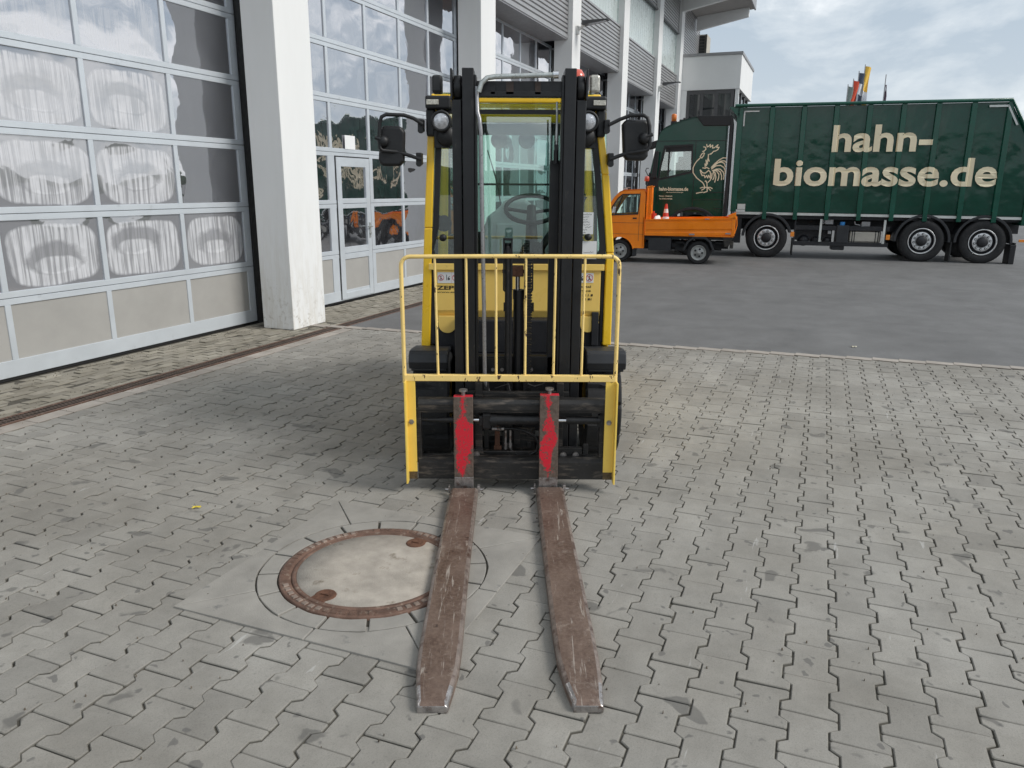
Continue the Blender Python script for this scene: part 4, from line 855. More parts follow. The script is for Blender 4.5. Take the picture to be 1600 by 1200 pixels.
g = G(); g.cyl((0.21, 4.355, 2.280), (0.238, 4.355, 2.281), 0.019, 8); g.build('tube_nut', M_CHROME, mo_)
g = G(); g.tube([(-0.198, 4.36, 2.22), (-0.193, 4.345, 2.09), (-0.182, 4.33, 2.055), (-0.175, 4.33, 1.99), (-0.17, 4.33, 1.6), (-0.162, 4.33, 1.1), (-0.158, 4.33, 0.62), (-0.152, 4.34, 0.585), (-0.11, 4.36, 0.44)], 0.0115, 12); g.build('hydraulic_pipe', M_PIPE, mo_)
g = G(); g.tube([(0.235, 4.40, 2.15), (0.238, 4.40, 2.0), (0.237, 4.40, 1.93)], 0.006, 8); g.tube([(0.237, 4.40, 2.10), (0.233, 4.40, 1.95)], 0.005, 8); g.build('clear_hose', M_PIPE2, mo_)
g = G(); g.cyl((0.236, 4.41, 1.93), (0.236, 4.41, 2.0), 0.011, 8); g.cyl((0.236, 4.41, 1.83), (0.236, 4.41, 1.9), 0.014, 8); g.box(0.225, 0.249, 4.40, 4.43, 1.895, 1.93); g.build('hose_fitting', M_BLACKG, mo_)
g = G(); g.box(0.208, 0.262, 4.50, 4.56, 0.6, 1.85); g.build('inner_rail', M_MAST, mo_, bevel=0.004)
# centre lift cylinder, carriage chain, hose guard
g = G(); g.cyl((0.036, 4.47, 0.12), (0.036, 4.47, 1.115), 0.0315, 24); g.cyl((0.036, 4.47, 1.07), (0.036, 4.47, 1.125), 0.035, 24); g.cyl((0.036, 4.47, 0.42), (0.036, 4.47, 0.47), 0.036, 24); lc = g.build('lift_cylinder', M_MAST, mo_) if False else g.build('lift_cylinder', M_MAST, fl)
g = G(); g.cyl((0.03, 4.47, 1.12), (0.03, 4.47, 1.22), 0.0145, 20); g.build('piston_rod', M_CHROME, lc)
g = G(); g.box(-0.003, 0.063, 4.43, 4.51, 1.203, 1.262); g.cyl((-0.06, 4.45, 1.232), (0.12, 4.45, 1.232), 0.010, 12); g.build('crosshead', M_RUST, lc, bevel=0.004)
g = G(); g.box(-0.055, -0.045, 4.39, 4.47, 1.13, 1.42); g.box(-0.010, 0.0, 4.39, 4.47, 1.13, 1.42); g.box(-0.055, 0.0, 4.39, 4.395, 1.41, 1.425)
g.box(0.066, 0.073, 4.40, 4.47, 1.13, 1.34); g.box(0.112, 0.119, 4.40, 4.47, 1.13, 1.34); g.tube([(-0.05, 4.40, 1.18), (-0.05, 4.40, 1.13), (-0.03, 4.40, 1.115)], 0.006, 8); g.tube([(0.114, 4.40, 1.18), (0.114, 4.40, 1.13), (0.095, 4.40, 1.115)], 0.006, 8)
g.box(-0.052, -0.02, 4.44, 4.47, 1.0, 1.05); g.box(0.09, 0.125, 4.44, 4.47, 1.0, 1.05); g.build('pulley_bracket', M_MAST, lc, bevel=0.003)
g = G(); g.lathe([(0.05, -0.016), (0.055, -0.018), (0.055, 0.018), (0.05, 0.016)], (-0.028, 4.44, 1.34), 'x', 24); g.tube([(-0.028, 4.392, 1.38), (-0.028, 4.387, 1.3), (-0.028, 4.39, 0.4)], 0.013, 10); g.build('pulley', M_BLACKG, lc)
g = G(); g.box(-0.040, -0.002, 4.395, 4.44, 0.2, 1.36); g.box(-0.044, -0.034, 4.385, 4.40, 0.25, 1.36); g.build('hose_guard', M_MAST, lc, bevel=0.003)
g = G(); g.cyl((0.030, 4.42, 0.44), (0.030, 4.42, 0.47), 0.008)
g = G()
for k in range(62):
    z = 0.32 + 0.0165 * k
    if k % 2: g.box(0.078, 0.112, 4.40, 4.415, z, z + 0.0125)
    else: g.box(0.083, 0.107, 4.402, 4.413, z - 0.002, z + 0.015)
    g.cyl((0.076, 4.4075, z + 0.006), (0.114, 4.4075, z + 0.006), 0.004, 6)
g.build('lift_chain', M_BLACKG, lc)
g = G(); g.box(-0.17, 0.25, 4.52, 4.56, 0.60, 0.70); g.box(-0.18, -0.02, 4.48, 4.52, 0.60, 0.71)
for x in (-0.115, -0.06, 0.115): g.cyl((x, 4.475, 0.643), (x, 4.53, 0.643), 0.011, 10, 1)
g.build('mast_brace', [M_MAST, M_STEEL], mo_)
for x, y, z in ((-0.415, 4.47, 2.245), (0.445, 4.47, 2.25)):
    g = G(); s = -1 if x < 0 else 1
    g.hexa([(x - 0.03, y - 0.03, z - 0.045), (x + 0.025, y - 0.03, z - 0.045), (x + 0.025, y + 0.05, z - 0.05), (x - 0.03, y + 0.05, z - 0.05)], [(x - 0.03, y - 0.02, z + 0.045), (x + 0.025, y - 0.02, z + 0.045), (x + 0.025, y + 0.05, z + 0.05), (x - 0.03, y + 0.05, z + 0.05)])
    g.build('work_light', M_BLACK if s < 0 else M_LENS2, fl, bevel=0.012)

# carriage
g = G(); CR = -0.002
g.box(-0.532, 0.53, 4.165, 4.20, 0.478, 0.515); g.hexa([(-0.532, 4.165, 0.515), (0.53, 4.165, 0.515), (0.53, 4.235, 0.515), (-0.532, 4.235, 0.515)], [(-0.532, 4.18, 0.540), (0.53, 4.18, 0.540), (0.53, 4.235, 0.540), (-0.532, 4.235, 0.540)])
g.box(-0.535, 0.535, 4.175, 4.24, 0.462, 0.478); g.box(-0.235, 0.46, 4.215, 4.25, 0.425, 0.458)
g.box(-0.535, 0.535, 4.155, 4.225, 0.070, 0.175); g.hexa([(-0.535, 4.155, 0.175), (0.535, 4.155, 0.175), (0.535, 4.235, 0.175), (-0.535, 4.235, 0.175)], [(-0.535, 4.185, 0.192), (0.535, 4.185, 0.192), (0.535, 4.235, 0.192), (-0.535, 4.235, 0.192)])
g.box(-0.545, -0.515, 4.18, 4.22, 0.16, 0.48); g.box(0.50, 0.53, 4.18, 4.22, 0.16, 0.48)
for x in (-0.19, 0.275): g.box(x - 0.02, x + 0.02, 4.24, 4.27, 0.07, 0.62)
g.box(-0.26, 0.33, 4.27, 4.30, 0.50, 0.56); g.box(-0.26, 0.33, 4.27, 4.30, 0.10, 0.20)
g.box(0.27, 0.41, 4.235, 4.265, 0.155, 0.235); g.box(0.415, 0.445, 4.235, 4.26, 0.16, 0.255); g.box(-0.255, -0.165, 4.235, 4.265, 0.155, 0.225)
for k in range(8): g.box(0.415, 0.43, 4.228, 4.236, 0.162 + 0.01 * k, 0.168 + 0.01 * k)
cg = g.build('fork_carriage', M_CARR, fl, bevel=0.003)
g = G()
for x in (0.300, 0.372, -0.205): g.cyl((x, 4.222, 0.192), (x, 4.24, 0.192), 0.019, 20); g.cyl((x, 4.216, 0.192), (x, 4.225, 0.192), 0.011, 6)
for x in (-0.567, 0.549): g.cyl((x, 4.145, 0.415), (x, 4.165, 0.415), 0.0155, 6); g.cyl((x, 4.140, 0.415), (x, 4.15, 0.415), 0.009, 12)
g.build('bolt', M_STEEL, cg)
g = G(); g.cyl((-0.087, 4.175, 0.420), (0.155, 4.175, 0.420), 0.029, 24); g.box(-0.186, -0.085, 4.15, 4.20, 0.392, 0.448); g.box(-0.165, -0.12, 4.145, 4.20, 0.378, 0.46); g.cyl((-0.125, 4.175, 0.42), (-0.085, 4.175, 0.42), 0.034, 24)
sc_ = g.build('side_shift_cylinder', M_BLACKG, cg, bevel=0.004)
g = G(); g.cyl((0.308, 4.175, 0.420), (0.50, 4.175, 0.420), 0.021, 20); g.box(0.488, 0.515, 4.16, 4.19, 0.385, 0.455); g.build('rod_sleeve', M_BLACKG, cg)
g = G(); g.tube([(-0.515, 4.19, 0.417), (-0.44, 4.18, 0.418), (-0.37, 4.175, 0.42), (-0.30, 4.175, 0.42)], [0.008, 0.012, 0.017, 0.019], 12); g.build('rod_sleeve', M_BLACKG, cg)
g = G(); g.cyl((-0.33, 4.175, 0.420), (-0.184, 4.175, 0.420), 0.0095, 16); g.cyl((0.15, 4.175, 0.420), (0.31, 4.175, 0.420), 0.0095, 16); g.build('piston_rod', M_CHROME, sc_)
g = G(); g.tube([(-0.06, 4.25, 0.345), (0.0, 4.25, 0.348), (0.07, 4.25, 0.335), (0.13, 4.255, 0.30), (0.155, 4.26, 0.255), (0.145, 4.26, 0.205), (0.10, 4.26, 0.178), (0.04, 4.27, 0.175), (-0.005, 4.29, 0.20), (-0.015, 4.30, 0.24)], 0.009, 10); g.build('hydraulic_hose', M_BLACKG, cg); g = G()
g.tube([(0.09, 4.30, 0.60), (0.13, 4.30, 0.585), (0.18, 4.3, 0.60), (0.21, 4.31, 0.64)], 0.007, 8); g.build('hydraulic_hose', M_BLACKG, cg); g = G(); g.tube([(-0.10, 4.31, 0.57), (-0.02, 4.3, 0.60), (0.0, 4.31, 0.5)], 0.004, 6); g.tube([(-0.12, 4.31, 0.53), (-0.05, 4.3, 0.55), (-0.02, 4.31, 0.46)], 0.005, 6)
g.build('hydraulic_hose', M_BLACKG, cg)
g = G(); g.cyl((-0.115, 4.25, 0.345), (-0.045, 4.25, 0.345), 0.011, 8); g.cyl((-0.08, 4.25, 0.345), (-0.06, 4.24, 0.345), 0.014, 6)
for x in (-0.035, -0.008): g.cyl((x, 4.30, 0.23), (x, 4.30, 0.32), 0.007, 8); g.cyl((x, 4.295, 0.205), (x, 4.295, 0.245), 0.0115, 6)
g.build('hose_fitting', M_STEEL, cg)
g = G(); g.box(-0.10, -0.07, 4.31, 4.34, 0.14, 0.335); g.box(-0.105, -0.06, 4.305, 4.33, 0.15, 0.22); g.build('rusty_post', M_RUST, cg, bevel=0.004)
g = G(); g.box(-0.055, -0.035, 4.32, 4.34, 0.17, 0.30); g.box(0.0, 0.14, 4.40, 4.43, 0.17, 0.30); g.box(0.01, 0.05, 4.385, 4.40, 0.2, 0.29); g.box(0.09, 0.12, 4.385, 4.40, 0.18, 0.22); g.box(0.09, 0.12, 4.385, 4.40, 0.25, 0.30); g.box(-0.165, -0.135, 4.33, 4.38, 0.12, 0.62); g.cyl((0.0, 4.4, 0.5), (0.05, 4.4, 0.5), 0.02); g.build('valve_block', M_CARR, cg, bevel=0.004)

# load backrest
lb = G(); yb = 4.165
top = [(-0.592, 4.155, 0.06), (-0.599, 4.155, 0.68)] 
lb.tube([(-0.600, yb, 0.64), (-0.6015, yb, 1.26)] + [(-0.5515 + 0.05 * math.cos(math.radians(a)), yb, 1.288 + 0.05 * math.sin(math.radians(a))) for a in range(180, 89, -15)] + [(0.0, yb, 1.343)] + [(0.5245 + 0.05 * math.cos(math.radians(a)), yb, 1.294 + 0.05 * math.sin(math.radians(a))) for a in range(90, -1, -15)] + [(0.575, yb, 1.26), (0.577, yb, 0.64)], 0.0115, 10)
for x0, x1 in ((-0.42, -0.412), (-0.251, -0.249), (-0.090, -0.088), (0.072, 0.072), (0.232, 0.230), (0.390, 0.386)): lb.tube([(x0, yb, 1.338), (x1, yb, 0.672)], 0.0075, 8)
lb.box(-0.600, 0.578, 4.150, 4.158, 0.652, 0.686); lb.box(-0.600, 0.578, 4.158, 4.185, 0.680, 0.686)
lbo = lb.build('load_backrest', M_YELG, fl, bevel=0.0015, seg=1)
for s in (-1, 1):
    xo, xi = (-0.598, -0.541) if s < 0 else (0.588, 0.524)
    g = G(); g.box(xo, xi, 4.152, 4.162, 0.115, 0.655); g.box(xo, xo - s * 0.010, 4.10, 4.16, 0.06, 0.655); g.box(xo, xi, 4.153, 4.161, 0.07, 0.115, 1)
    g.build('backrest_leg', [M_YELL, M_YELLD], lbo, bevel=0.0015, seg=1)

M_FEDGE = simple('fork_edge_worn', (0.24, 0.195, 0.17), 0.42, 0.4, 0.3, 25, 0.2, 90, dirt=(0.10, 0.06, 0.045), dthr=(0.5, 0.65), dscale=14)
# forks and sleeves
def fork(x0, x1, zt, xs, label=None):
    g = G(); g.box(x0, x1, 4.105, 4.15, 0.10, zt); g.hexa([(x0, 4.105, 0.03), (x1, 4.105, 0.03), (x1, 4.15, 0.03), (x0, 4.15, 0.03)], [(x0, 4.105, 0.1001), (x1, 4.105, 0.1001), (x1, 4.15, 0.1001), (x0, 4.15, 0.1001)], 2)
    g.box(x0 + 0.0005, x1 - 0.0005, 4.106, 4.149, zt, zt + 0.004, 1); g.box(x0 + 0.01, x1 - 0.01, 4.15, 4.18, zt - 0.05, zt - 0.01)
    f = g.build('fork', [M_SHANK, M_REDTOP, M_STEEL], fl, bevel=0.002, seg=1)
    g = G(); xm = (x0 + x1) / 2; g.cyl((xm, 4.135, zt), (xm, 4.135, zt + 0.03), 0.011, 10); g.cyl((xm, 4.135, zt + 0.028), (xm, 4.135, zt + 0.038), 0.024, 16); g.build('locking_pin', M_STEEL, f)
    # sleeve lofted along y; xs: list of (y, xl, xr, ztop)
    g = G(); ch = 0.014; n = 8; V = []
    for (y, xl, xr, z, zb) in xs:
        c_ = ch if z > 0.035 else ch * 0.6
        V += [(xl, y, zb), (xl, y, z - c_), (xl + 0.004, y, z - c_ * 0.35), (xl + c_ * 1.1, y, z), (xr - c_ * 1.1, y, z), (xr - 0.004, y, z - c_ * 0.35), (xr, y, z - c_), (xr, y, zb)]
    m = len(xs); F = []; MI = []
    for i in range(m - 1):
        for k in range(n):
            F.append((i * n + k, i * n + (k + 1) % n, (i + 1) * n + (k + 1) % n, (i + 1) * n + k)); MI.append(1 if (i >= m - 3 and k in (1, 2, 4, 5)) or (i >= m - 2 and k != 3 and k != 7) else 0)
    F += [tuple(range(n)), tuple(range((m - 1) * n, m * n))]; MI += [0, 1]
    for q in range(len(F) - 2):
        if MI[q] == 0 and q % n in (1, 2, 4, 5): MI[q] = 2
    g.v = V; g.f = F; g.sm = [False] * len(F); g.mi = MI
    sl = g.build('fork_sleeve', [M_FORK, M_STEEL, M_FEDGE], f, bevel=0.004, seg=2)
    y0, xl, xr = xs[0][0], xs[0][1], xs[0][2]
    for x, d in ((xl, -1), (xr, 1)):
        g = G(); g.box(x - 0.004, x + 0.012 * d, y0 - 0.005, y0 + 0.03, 0.02, 0.062); g.cyl((x + 0.010 * d, y0 + 0.012, 0.035), (x + 0.03 * d, y0 + 0.012, 0.035), 0.009, 8)
        g.build('retaining_bolt', M_STEEL, sl, bevel=0.002)
fork(-0.325, -0.218, 0.572, [(4.07, -0.345, -0.190, 0.05, 0.004), (3.6, -0.347, -0.190, 0.05, 0.004), (3.0, -0.346, -0.188, 0.049, 0.003), (2.55, -0.342, -0.182, 0.047, 0.002), (2.40, -0.336, -0.184, 0.046, 0.002), (2.30, -0.325, -0.195, 0.043, 0.001), (2.225, -0.314, -0.205, 0.038, 0.001), (2.205, -0.311, -0.208, 0.030, 0.001)])
fork(0.156, 0.262, 0.583, [(4.09, 0.140, 0.297, 0.05, 0.004), (3.6, 0.146, 0.303, 0.05, 0.004), (3.0, 0.155, 0.314, 0.049, 0.003), (2.62, 0.163, 0.322, 0.047, 0.002), (2.45, 0.170, 0.323, 0.046, 0.002), (2.32, 0.189, 0.320, 0.043, 0.001), (2.235, 0.207, 0.314, 0.038, 0.001), (2.212, 0.211, 0.312, 0.030, 0.001)])

# ================================================================== GREEN TRUCK   (frame TRK: x to the rear, y away, origin at a rear wheel)
tk = thing('truck', TRK, (-2.2, 1.1, 0), 'dark green container truck with cream hahn-biomasse.de lettering on its ribbed side', 'truck')
def truck_wheel(x, r=0.5, y0=0.0, flat=False):
    g = G(); g.lathe([(0.30, 0.02), (0.33, 0.0), (0.36, -0.008), (0.42, -0.012), (r - 0.02, 0.005), (r, 0.03), (r, 0.26), (r - 0.02, 0.285), (0.30, 0.28)], (x, y0, r), 'y', 56)
    for rr in (): pass
    wl = g.build('wheel', M_RUBBER, tk)
    g = G(); g.lathe([(0.302, 0.02), (0.306, -0.004), (0.288, -0.006), (0.278, 0.03)], (x, y0, r), 'y', 48); g.lathe([(0.278, 0.03), (0.262, 0.10), (0.215, 0.11), (0.213, 0.03)], (x, y0, r), 'y', 48, 1)
    g.lathe([(0.213, 0.03), (0.20, 0.022), (0.125, 0.022), (0.118, 0.03)], (x, y0, r), 'y', 48)
    for k in range(10):
        a = 2 * PI * k / 10 + 0.2; c = (x + 0.168 * math.cos(a), r + 0.168 * math.sin(a))
        g.cyl((c[0], y0 + 0.024, c[1]), (c[0], y0 + 0.016, c[1]), 0.026, 12, 1); g.cyl((c[0], y0 + 0.018, c[1]), (c[0], y0 - 0.006, c[1]), 0.014, 6)
    g.build('rim', [M_RIM, M_CHASSIS], wl)
    g = G(); g.lathe([(0.118, 0.03), (0.112, -0.03), (0.085, -0.05), (0.001, -0.052)], (x, y0, r), 'y', 28); g.build('hub', M_CHASSIS, wl)
    g = G(); g.lathe([(0.30, 1.80), (0.42, 1.79), (r - 0.02, 1.81), (r, 1.84), (r, 2.1), (0.30, 2.12)], (x, y0, r), 'y', 40); g.lathe([(0.001, 1.85), (0.30, 1.82)], (x, y0, r), 'y', 24); g.build('far_wheel', M_RUBBER, tk)
for x in (-5.43, -3.57, 0.0, 1.31): truck_wheel(x)
def fender(x, r0=0.565, r1=0.625, a0=-2, a1=182, w0=-0.01, w1=0.42, nm='mudguard', z=0.5):
    g = G(); g.prism(arc(x, z, r1, a0, a1, 22) + list(reversed(arc(x, z, r0, a0, a1, 22))), w0, w1, 'y'); g.build(nm, M_MUDG, tk, bevel=0.01)
fender(-3.57, 0.545, 0.61, 14, 176); fender(0.0); fender(1.31)
for x, lean in ((-2.93, 0.03), (0.655, 0.0), (2.0, 0.03)):
    g = G(); g.box(x - 0.015, x + 0.015, 0.02, 0.40, 0.08 if x < 0 else 0.02, 0.50); g.build('mudflap', M_BLACK, tk)
g = G(); g.box(1.90, 2.03, 0.0, 0.42, 0.0, 0.46); g.build('mudflap', M_BLACK, tk, bevel=0.02)
g = G(); g.box(-6.4, 2.2, 0.62, 0.74, 0.68, 0.95); g.box(-6.4, 2.2, 1.46, 1.58, 0.68, 0.95)
for x in (-3.57, 0.0, 1.31, -5.43): g.box(x - 0.09, x + 0.09, 0.3, 1.9, 0.4, 0.6)
g.box(-4.4, 2.05, 0.12, 2.1, 0.97, 1.06); g.box(-4.45, -4.2, 0.15, 2.05, 0.35, 1.0); g.build('chassis', M_CHASSIS, tk)
g = G(); g.box(-2.92, -0.72, 0.06, 0.13, 0.71, 0.82); g.box(-2.92, -0.72, 0.04, 0.10, 0.33, 0.43); g.box(-2.92, -2.88, 0.05, 0.12, 0.4, 0.95); g.box(-2.88, -2.0, 0.25, 0.3, 0.45, 0.72); g.build('side_guard', M_CHASSIS, tk, bevel=0.006)
for i, (x, r) in enumerate(((-2.66, 0.135), (-2.38, 0.11), (-2.10, 0.10))):
    g = G(); g.lathe([(0.001, 0.0), (r * 0.6, 0.005), (r, 0.06), (r, 0.5), (0.001, 0.55)], (x, 0.16, 0.44), 'y', 28); g.build('air_tank', M_CHASSIS, tk)
g = G(); g.box(-1.93, -1.64, 0.03, 0.42, 0.40, 0.84); g.box(-2.0, -1.70, 0.1, 0.5, 0.23, 0.34); g.build('adblue_tank', M_MUDG, tk, bevel=0.02)
g = G(); g.cyl((-1.80, 0.10, 0.84), (-1.80, 0.10, 0.92), 0.06, 16); g.build('blue_cap', M_BLUECAP, tk)
g = G(); g.box(-1.62, -0.88, 0.14, 0.62, 0.40, 0.72); t_ = g.build('fuel_tank', M_TANK, tk, bevel=0.06, seg=4)
g = G()
for x in (-1.55, -1.50, -1.02, -0.96): g.box(x, x + 0.02, 0.13, 0.16, 0.39, 0.73)
g.build('tank_strap', M_CHASSIS, t_)
g = G(); g.box(-1.35, -1.15, 0.2, 0.4, 0.80, 0.93); g.tube([(-1.52, 0.15, 0.93), (-1.50, 0.15, 0.86), (-1.38, 0.15, 0.84)], 0.02, 8); g.box(-2.12, -2.04, 0.1, 0.2, 0.62, 0.70); g.box(-2.25, -2.0, 0.2, 0.5, 0.85, 1.0); g.build('air_dryer', M_PIPE, tk, bevel=0.01)
for x, z0, z1 in ((-2.30, 0.43, 0.98), (-0.845, 0.41, 0.98)):
    g = G(); g.box(x - 0.025, x + 0.025, 0.025, 0.05, z0, z1); g.box(x - 0.01, x + 0.01, 0.02, 0.026, z0 + 0.05, z0 + 0.12); g.build('guard_strut', M_TAPE, tk)
for x, z in ((-2.955, 0.60), (-0.75, 0.57), (2.13, 0.55)):
    g = G(); g.box(x - 0.045, x + 0.045, 0.0, 0.03, z - 0.06, z + 0.06) if x < 2 else g.box(x - 0.07, x + 0.07, 0.0, 0.03, z - 0.03, z + 0.03); g.build('side_marker', M_AMBER, tk, bevel=0.005)
g = G(); pts = []
for k in range(90): pts.append((-3.2 + 0.012 * k, 0.22 + 0.02 * math.cos(k * 0.9), 0.99 - 0.03 * math.sin(k / 90 * PI) + 0.02 * math.sin(k * 0.9)))
g.tube(pts, 0.006, 5); pts = [(-2.22 + 0.02 * math.cos(k * 0.9), 0.10 + 0.02 * math.sin(k * 0.9), 0.98 - 0.0075 * k) for k in range(75)]; g.tube(pts, 0.006, 5); g.build('coiled_air_line', M_CHASSIS, tk)
# container
def topz(x): return 3.66 if x < 1.46 else 3.66 - (x - 1.46) * 1.75
g = G(); g.prism([(-4.44, 1.13), (2.12, 1.07), (2.12, 2.42), (1.47, 3.64), (-4.44, 3.64)], 0.06, 2.2, 'y')
co = g.build('container', M_GREEN, tk)
nb = 9; ribx = [-4.40] + [-3.67 + 0.733 * k for k in range(8)] + [2.08]
for i in range(9):
    a, b = ribx[i], ribx[i + 1]; rnd = random.Random(i + 40); amp = rnd.uniform(0.010, 0.024); sx_, sz_ = rnd.uniform(0.8, 2.2), rnd.uniform(0.8, 1.6); g = G()
    def fn(u, v):
        x = a + u * (b - a); zt = topz(x) if x > 1.46 else 3.64; z = 1.135 + v * (zt - 1.135)
        bl = math.sin(PI * u) ** 0.7 * min(1, 5 * v, 4 * (1 - v))
        nz = mn.noise(Vector((u * sx_ + i * 7, z * 1.1 * sz_, 2))) * 0.012 + mn.noise(Vector((u * 2.5 + i * 3, z * 3.4, 5))) * 0.0075 + mn.noise(Vector((u * 6 + i * 3, z * 9, 9))) * 0.0022
        return (x, 0.035 - bl * (amp + nz), z)
    g.grid(fn, 20, 64); g.build('side_panel', M_GREEN, co, fixn=False)
for x in ribx[1:9]:
    g = G(); zt = topz(x) - 0.02; g.hexa([(x - 0.055, -0.025, 1.20), (x + 0.055, -0.025, 1.20), (x + 0.075, 0.06, 1.20), (x - 0.075, 0.06, 1.20)], [(x - 0.055, -0.025, zt), (x + 0.055, -0.025, zt), (x + 0.075, 0.06, zt), (x - 0.075, 0.06, zt)])
    g.box(x - 0.05, x + 0.05, -0.035, 0.05, 0.96, 1.21); g.build('rib', M_GREENR, co, bevel=0.006)
g = G(); g.box(-4.50, -4.36, -0.01, 2.22, 1.14, 3.66); g.box(2.04, 2.14, -0.02, 2.22, 0.9, 2.5); g.box(2.2, 2.26, -0.02, 0.06, 0.85, 1.9); g.build('corner_post', M_GREENR, co, bevel=0.01)
g = G(); g.tube([(-4.56, -0.02, 3.68), (1.47, -0.02, 3.68), (2.12, -0.02, 2.54)], 0.042, 10); g.tube([(-4.56, 2.22, 3.68), (1.47, 2.22, 3.68), (2.12, 2.22, 2.54)], 0.042, 10); g.tube([(-4.50, -0.02, 3.68), (-4.50, 2.22, 3.68)], 0.042, 10); g.hexa([(-4.46, -0.01, 3.40), (-4.44, -0.01, 3.40), (-4.44, 2.2, 3.40), (-4.46, 2.2, 3.40)], [(-4.70, -0.01, 3.66), (-4.44, -0.01, 3.66), (-4.44, 2.2, 3.66), (-4.70, 2.2, 3.66)]); g.build('top_rail', M_GREENR, co)
g = G(); g.hexa([(-4.40, 0.012, 1.075), (2.05, 0.012, 1.03), (2.05, 0.05, 1.03), (-4.40, 0.05, 1.075)], [(-4.40, 0.012, 1.135), (2.05, 0.012, 1.09), (2.05, 0.05, 1.09), (-4.40, 0.05, 1.135)]); g.build('lower_tape', M_TAPE, co)
yy = -0.012
g = G()
g.box(-4.34, -4.31, yy, yy + 0.004, 3.20, 3.56); g.box(-4.34, -3.98, yy, yy + 0.004, 3.53, 3.56); g.build('contour_marking', M_TAPE, co); g = G(); g.box(1.02, 1.30, -0.03, -0.026, 3.53, 3.575); g.box(1.30, 1.42, -0.03, -0.026, 3.53, 3.575)
g.hexa([(1.42, -0.03, 3.575), (1.39, -0.03, 3.55), (1.39, -0.026, 3.55), (1.42, -0.026, 3.575)], [(1.66, -0.03, 3.14), (1.62, -0.03, 3.13), (1.62, -0.026, 3.13), (1.66, -0.026, 3.14)])
g.build('contour_marking', M_TAPE, co); g = G(); g.box(-4.33, -4.14, yy, yy + 0.004, 1.20, 1.33); g.box(-4.36, -4.14, yy, yy + 0.004, 1.13, 1.19); g.build('data_plate', M_TAPE, co)
def rib_text(body, x0, x1, z0, z1, bold):
    vs, fs = text_verts(body, x0, x1, z0, z1, 0, bold)
    bm = bmesh.new(); bv = [bm.verts.new(v) for v in vs]
    for f in fs:
        try: bm.faces.new([bv[i] for i in f])
        except ValueError: pass
    for x in ribx[1:9]:
        for e in (x - 0.075, x - 0.055, x + 0.055, x + 0.075): bmesh.ops.bisect_plane(bm, geom=bm.verts[:] + bm.edges[:] + bm.faces[:], plane_co=(e, 0, 0), plane_no=(1, 0, 0))
    def yat(x):
        for r in ribx[1:9]:
            d = abs(x - r)
            if d <= 0.0551: return -0.029
            if d < 0.0755: return -0.029 + (d - 0.055) / 0.02 * 0.030
        return None
    for v in bm.verts:
        y = yat(v.co.x)
        if y is None:
            y = -0.012
            for i in range(9):
                if ribx[i] <= v.co.x <= ribx[i + 1]: u = (v.co.x - ribx[i]) / (ribx[i + 1] - ribx[i]); y = 0.0 - 0.034 * math.sin(PI * u) ** 0.7
        v.co.y = y
    g = G(); bm.verts.index_update(); g.add([v.co.copy() for v in bm.verts], [tuple(v.index for v in f.verts) for f in bm.faces]); bm.free()
    g.build('lettering', M_CREAM, co, fixn=False)
rib_text('hahn-', -2.24, -0.05, 2.565, 3.19, 0.026)
rib_text('biomasse.de', -3.52, 1.40, 1.77, 2.42, 0.026)
# cab
cabout = [(-4.68, 1.02), (-4.90, 1.02)] + arc(-5.43, 0.5, 0.69, 48, 132, 10) + [(-5.96, 1.02), (-6.05, 0.40), (-6.62, 0.40), (-6.66, 1.2), (-6.60, 1.95), (-6.50, 2.5), (-6.43, 2.88), (-6.35, 3.12), (-6.22, 3.22), (-6.02, 3.31), (-5.69, 3.41), (-5.48, 3.45), (-4.72, 3.44)]
win = [(-6.20, 2.70), (-5.56, 2.74), (-5.54, 2.13), (-6.33, 1.95), (-6.30, 2.2)]
cab = None
g = G(); vs, fs = holed(cabout, [win], 0.03, 0.08); g.add(vs, fs); cab = g.build('cab', M_GREENC, tk, bevel=0.02)
g = G(); vs, fs = holed(cabout, [win], 2.10, 2.15); g.add(vs, fs); g.build('far_side', M_GREENC, cab)
g = G(); ol = [(-6.62, 0.40), (-6.66, 1.2), (-6.60, 1.90)]
for (a, b), (c, d) in zip(ol, ol[1:]): g.hexa([(a, 0.03, b), (a + 0.04, 0.03, b), (a + 0.04, 2.15, b), (a, 2.15, b)], [(c, 0.03, d), (c + 0.04, 0.03, d), (c + 0.04, 2.15, d), (c, 2.15, d)])
ol = [(-6.43, 2.88), (-6.35, 3.12), (-6.22, 3.22), (-6.02, 3.31), (-5.69, 3.41), (-5.48, 3.45), (-4.72, 3.44)]
for (a, b), (c, d) in zip(ol, ol[1:]): g.hexa([(a, 0.03, b - 0.04), (c, 0.03, d - 0.04), (c, 2.15, d - 0.04), (a, 2.15, b - 0.04)], [(a, 0.03, b), (c, 0.03, d), (c, 2.15, d), (a, 2.15, b)])
g.box(-4.74, -4.70, 0.03, 2.15, 1.05, 3.42); g.box(-6.5, -4.7, 0.05, 2.12, 1.1, 1.3); g.build('cab_shell', M_GREENC, cab)
g = G(); g.hexa([(-6.60, 0.06, 1.90), (-6.57, 0.06, 1.90), (-6.57, 2.12, 1.90), (-6.60, 2.12, 1.90)], [(-6.43, 0.06, 2.87), (-6.40, 0.06, 2.87), (-6.40, 2.12, 2.87), (-6.43, 2.12, 2.87)]); g.build('windscreen', M_DGLASS, cab)
g = G(); g.prism(win, 0.055, 0.06, 'y'); g.build('side_window', M_GLASS, cab)
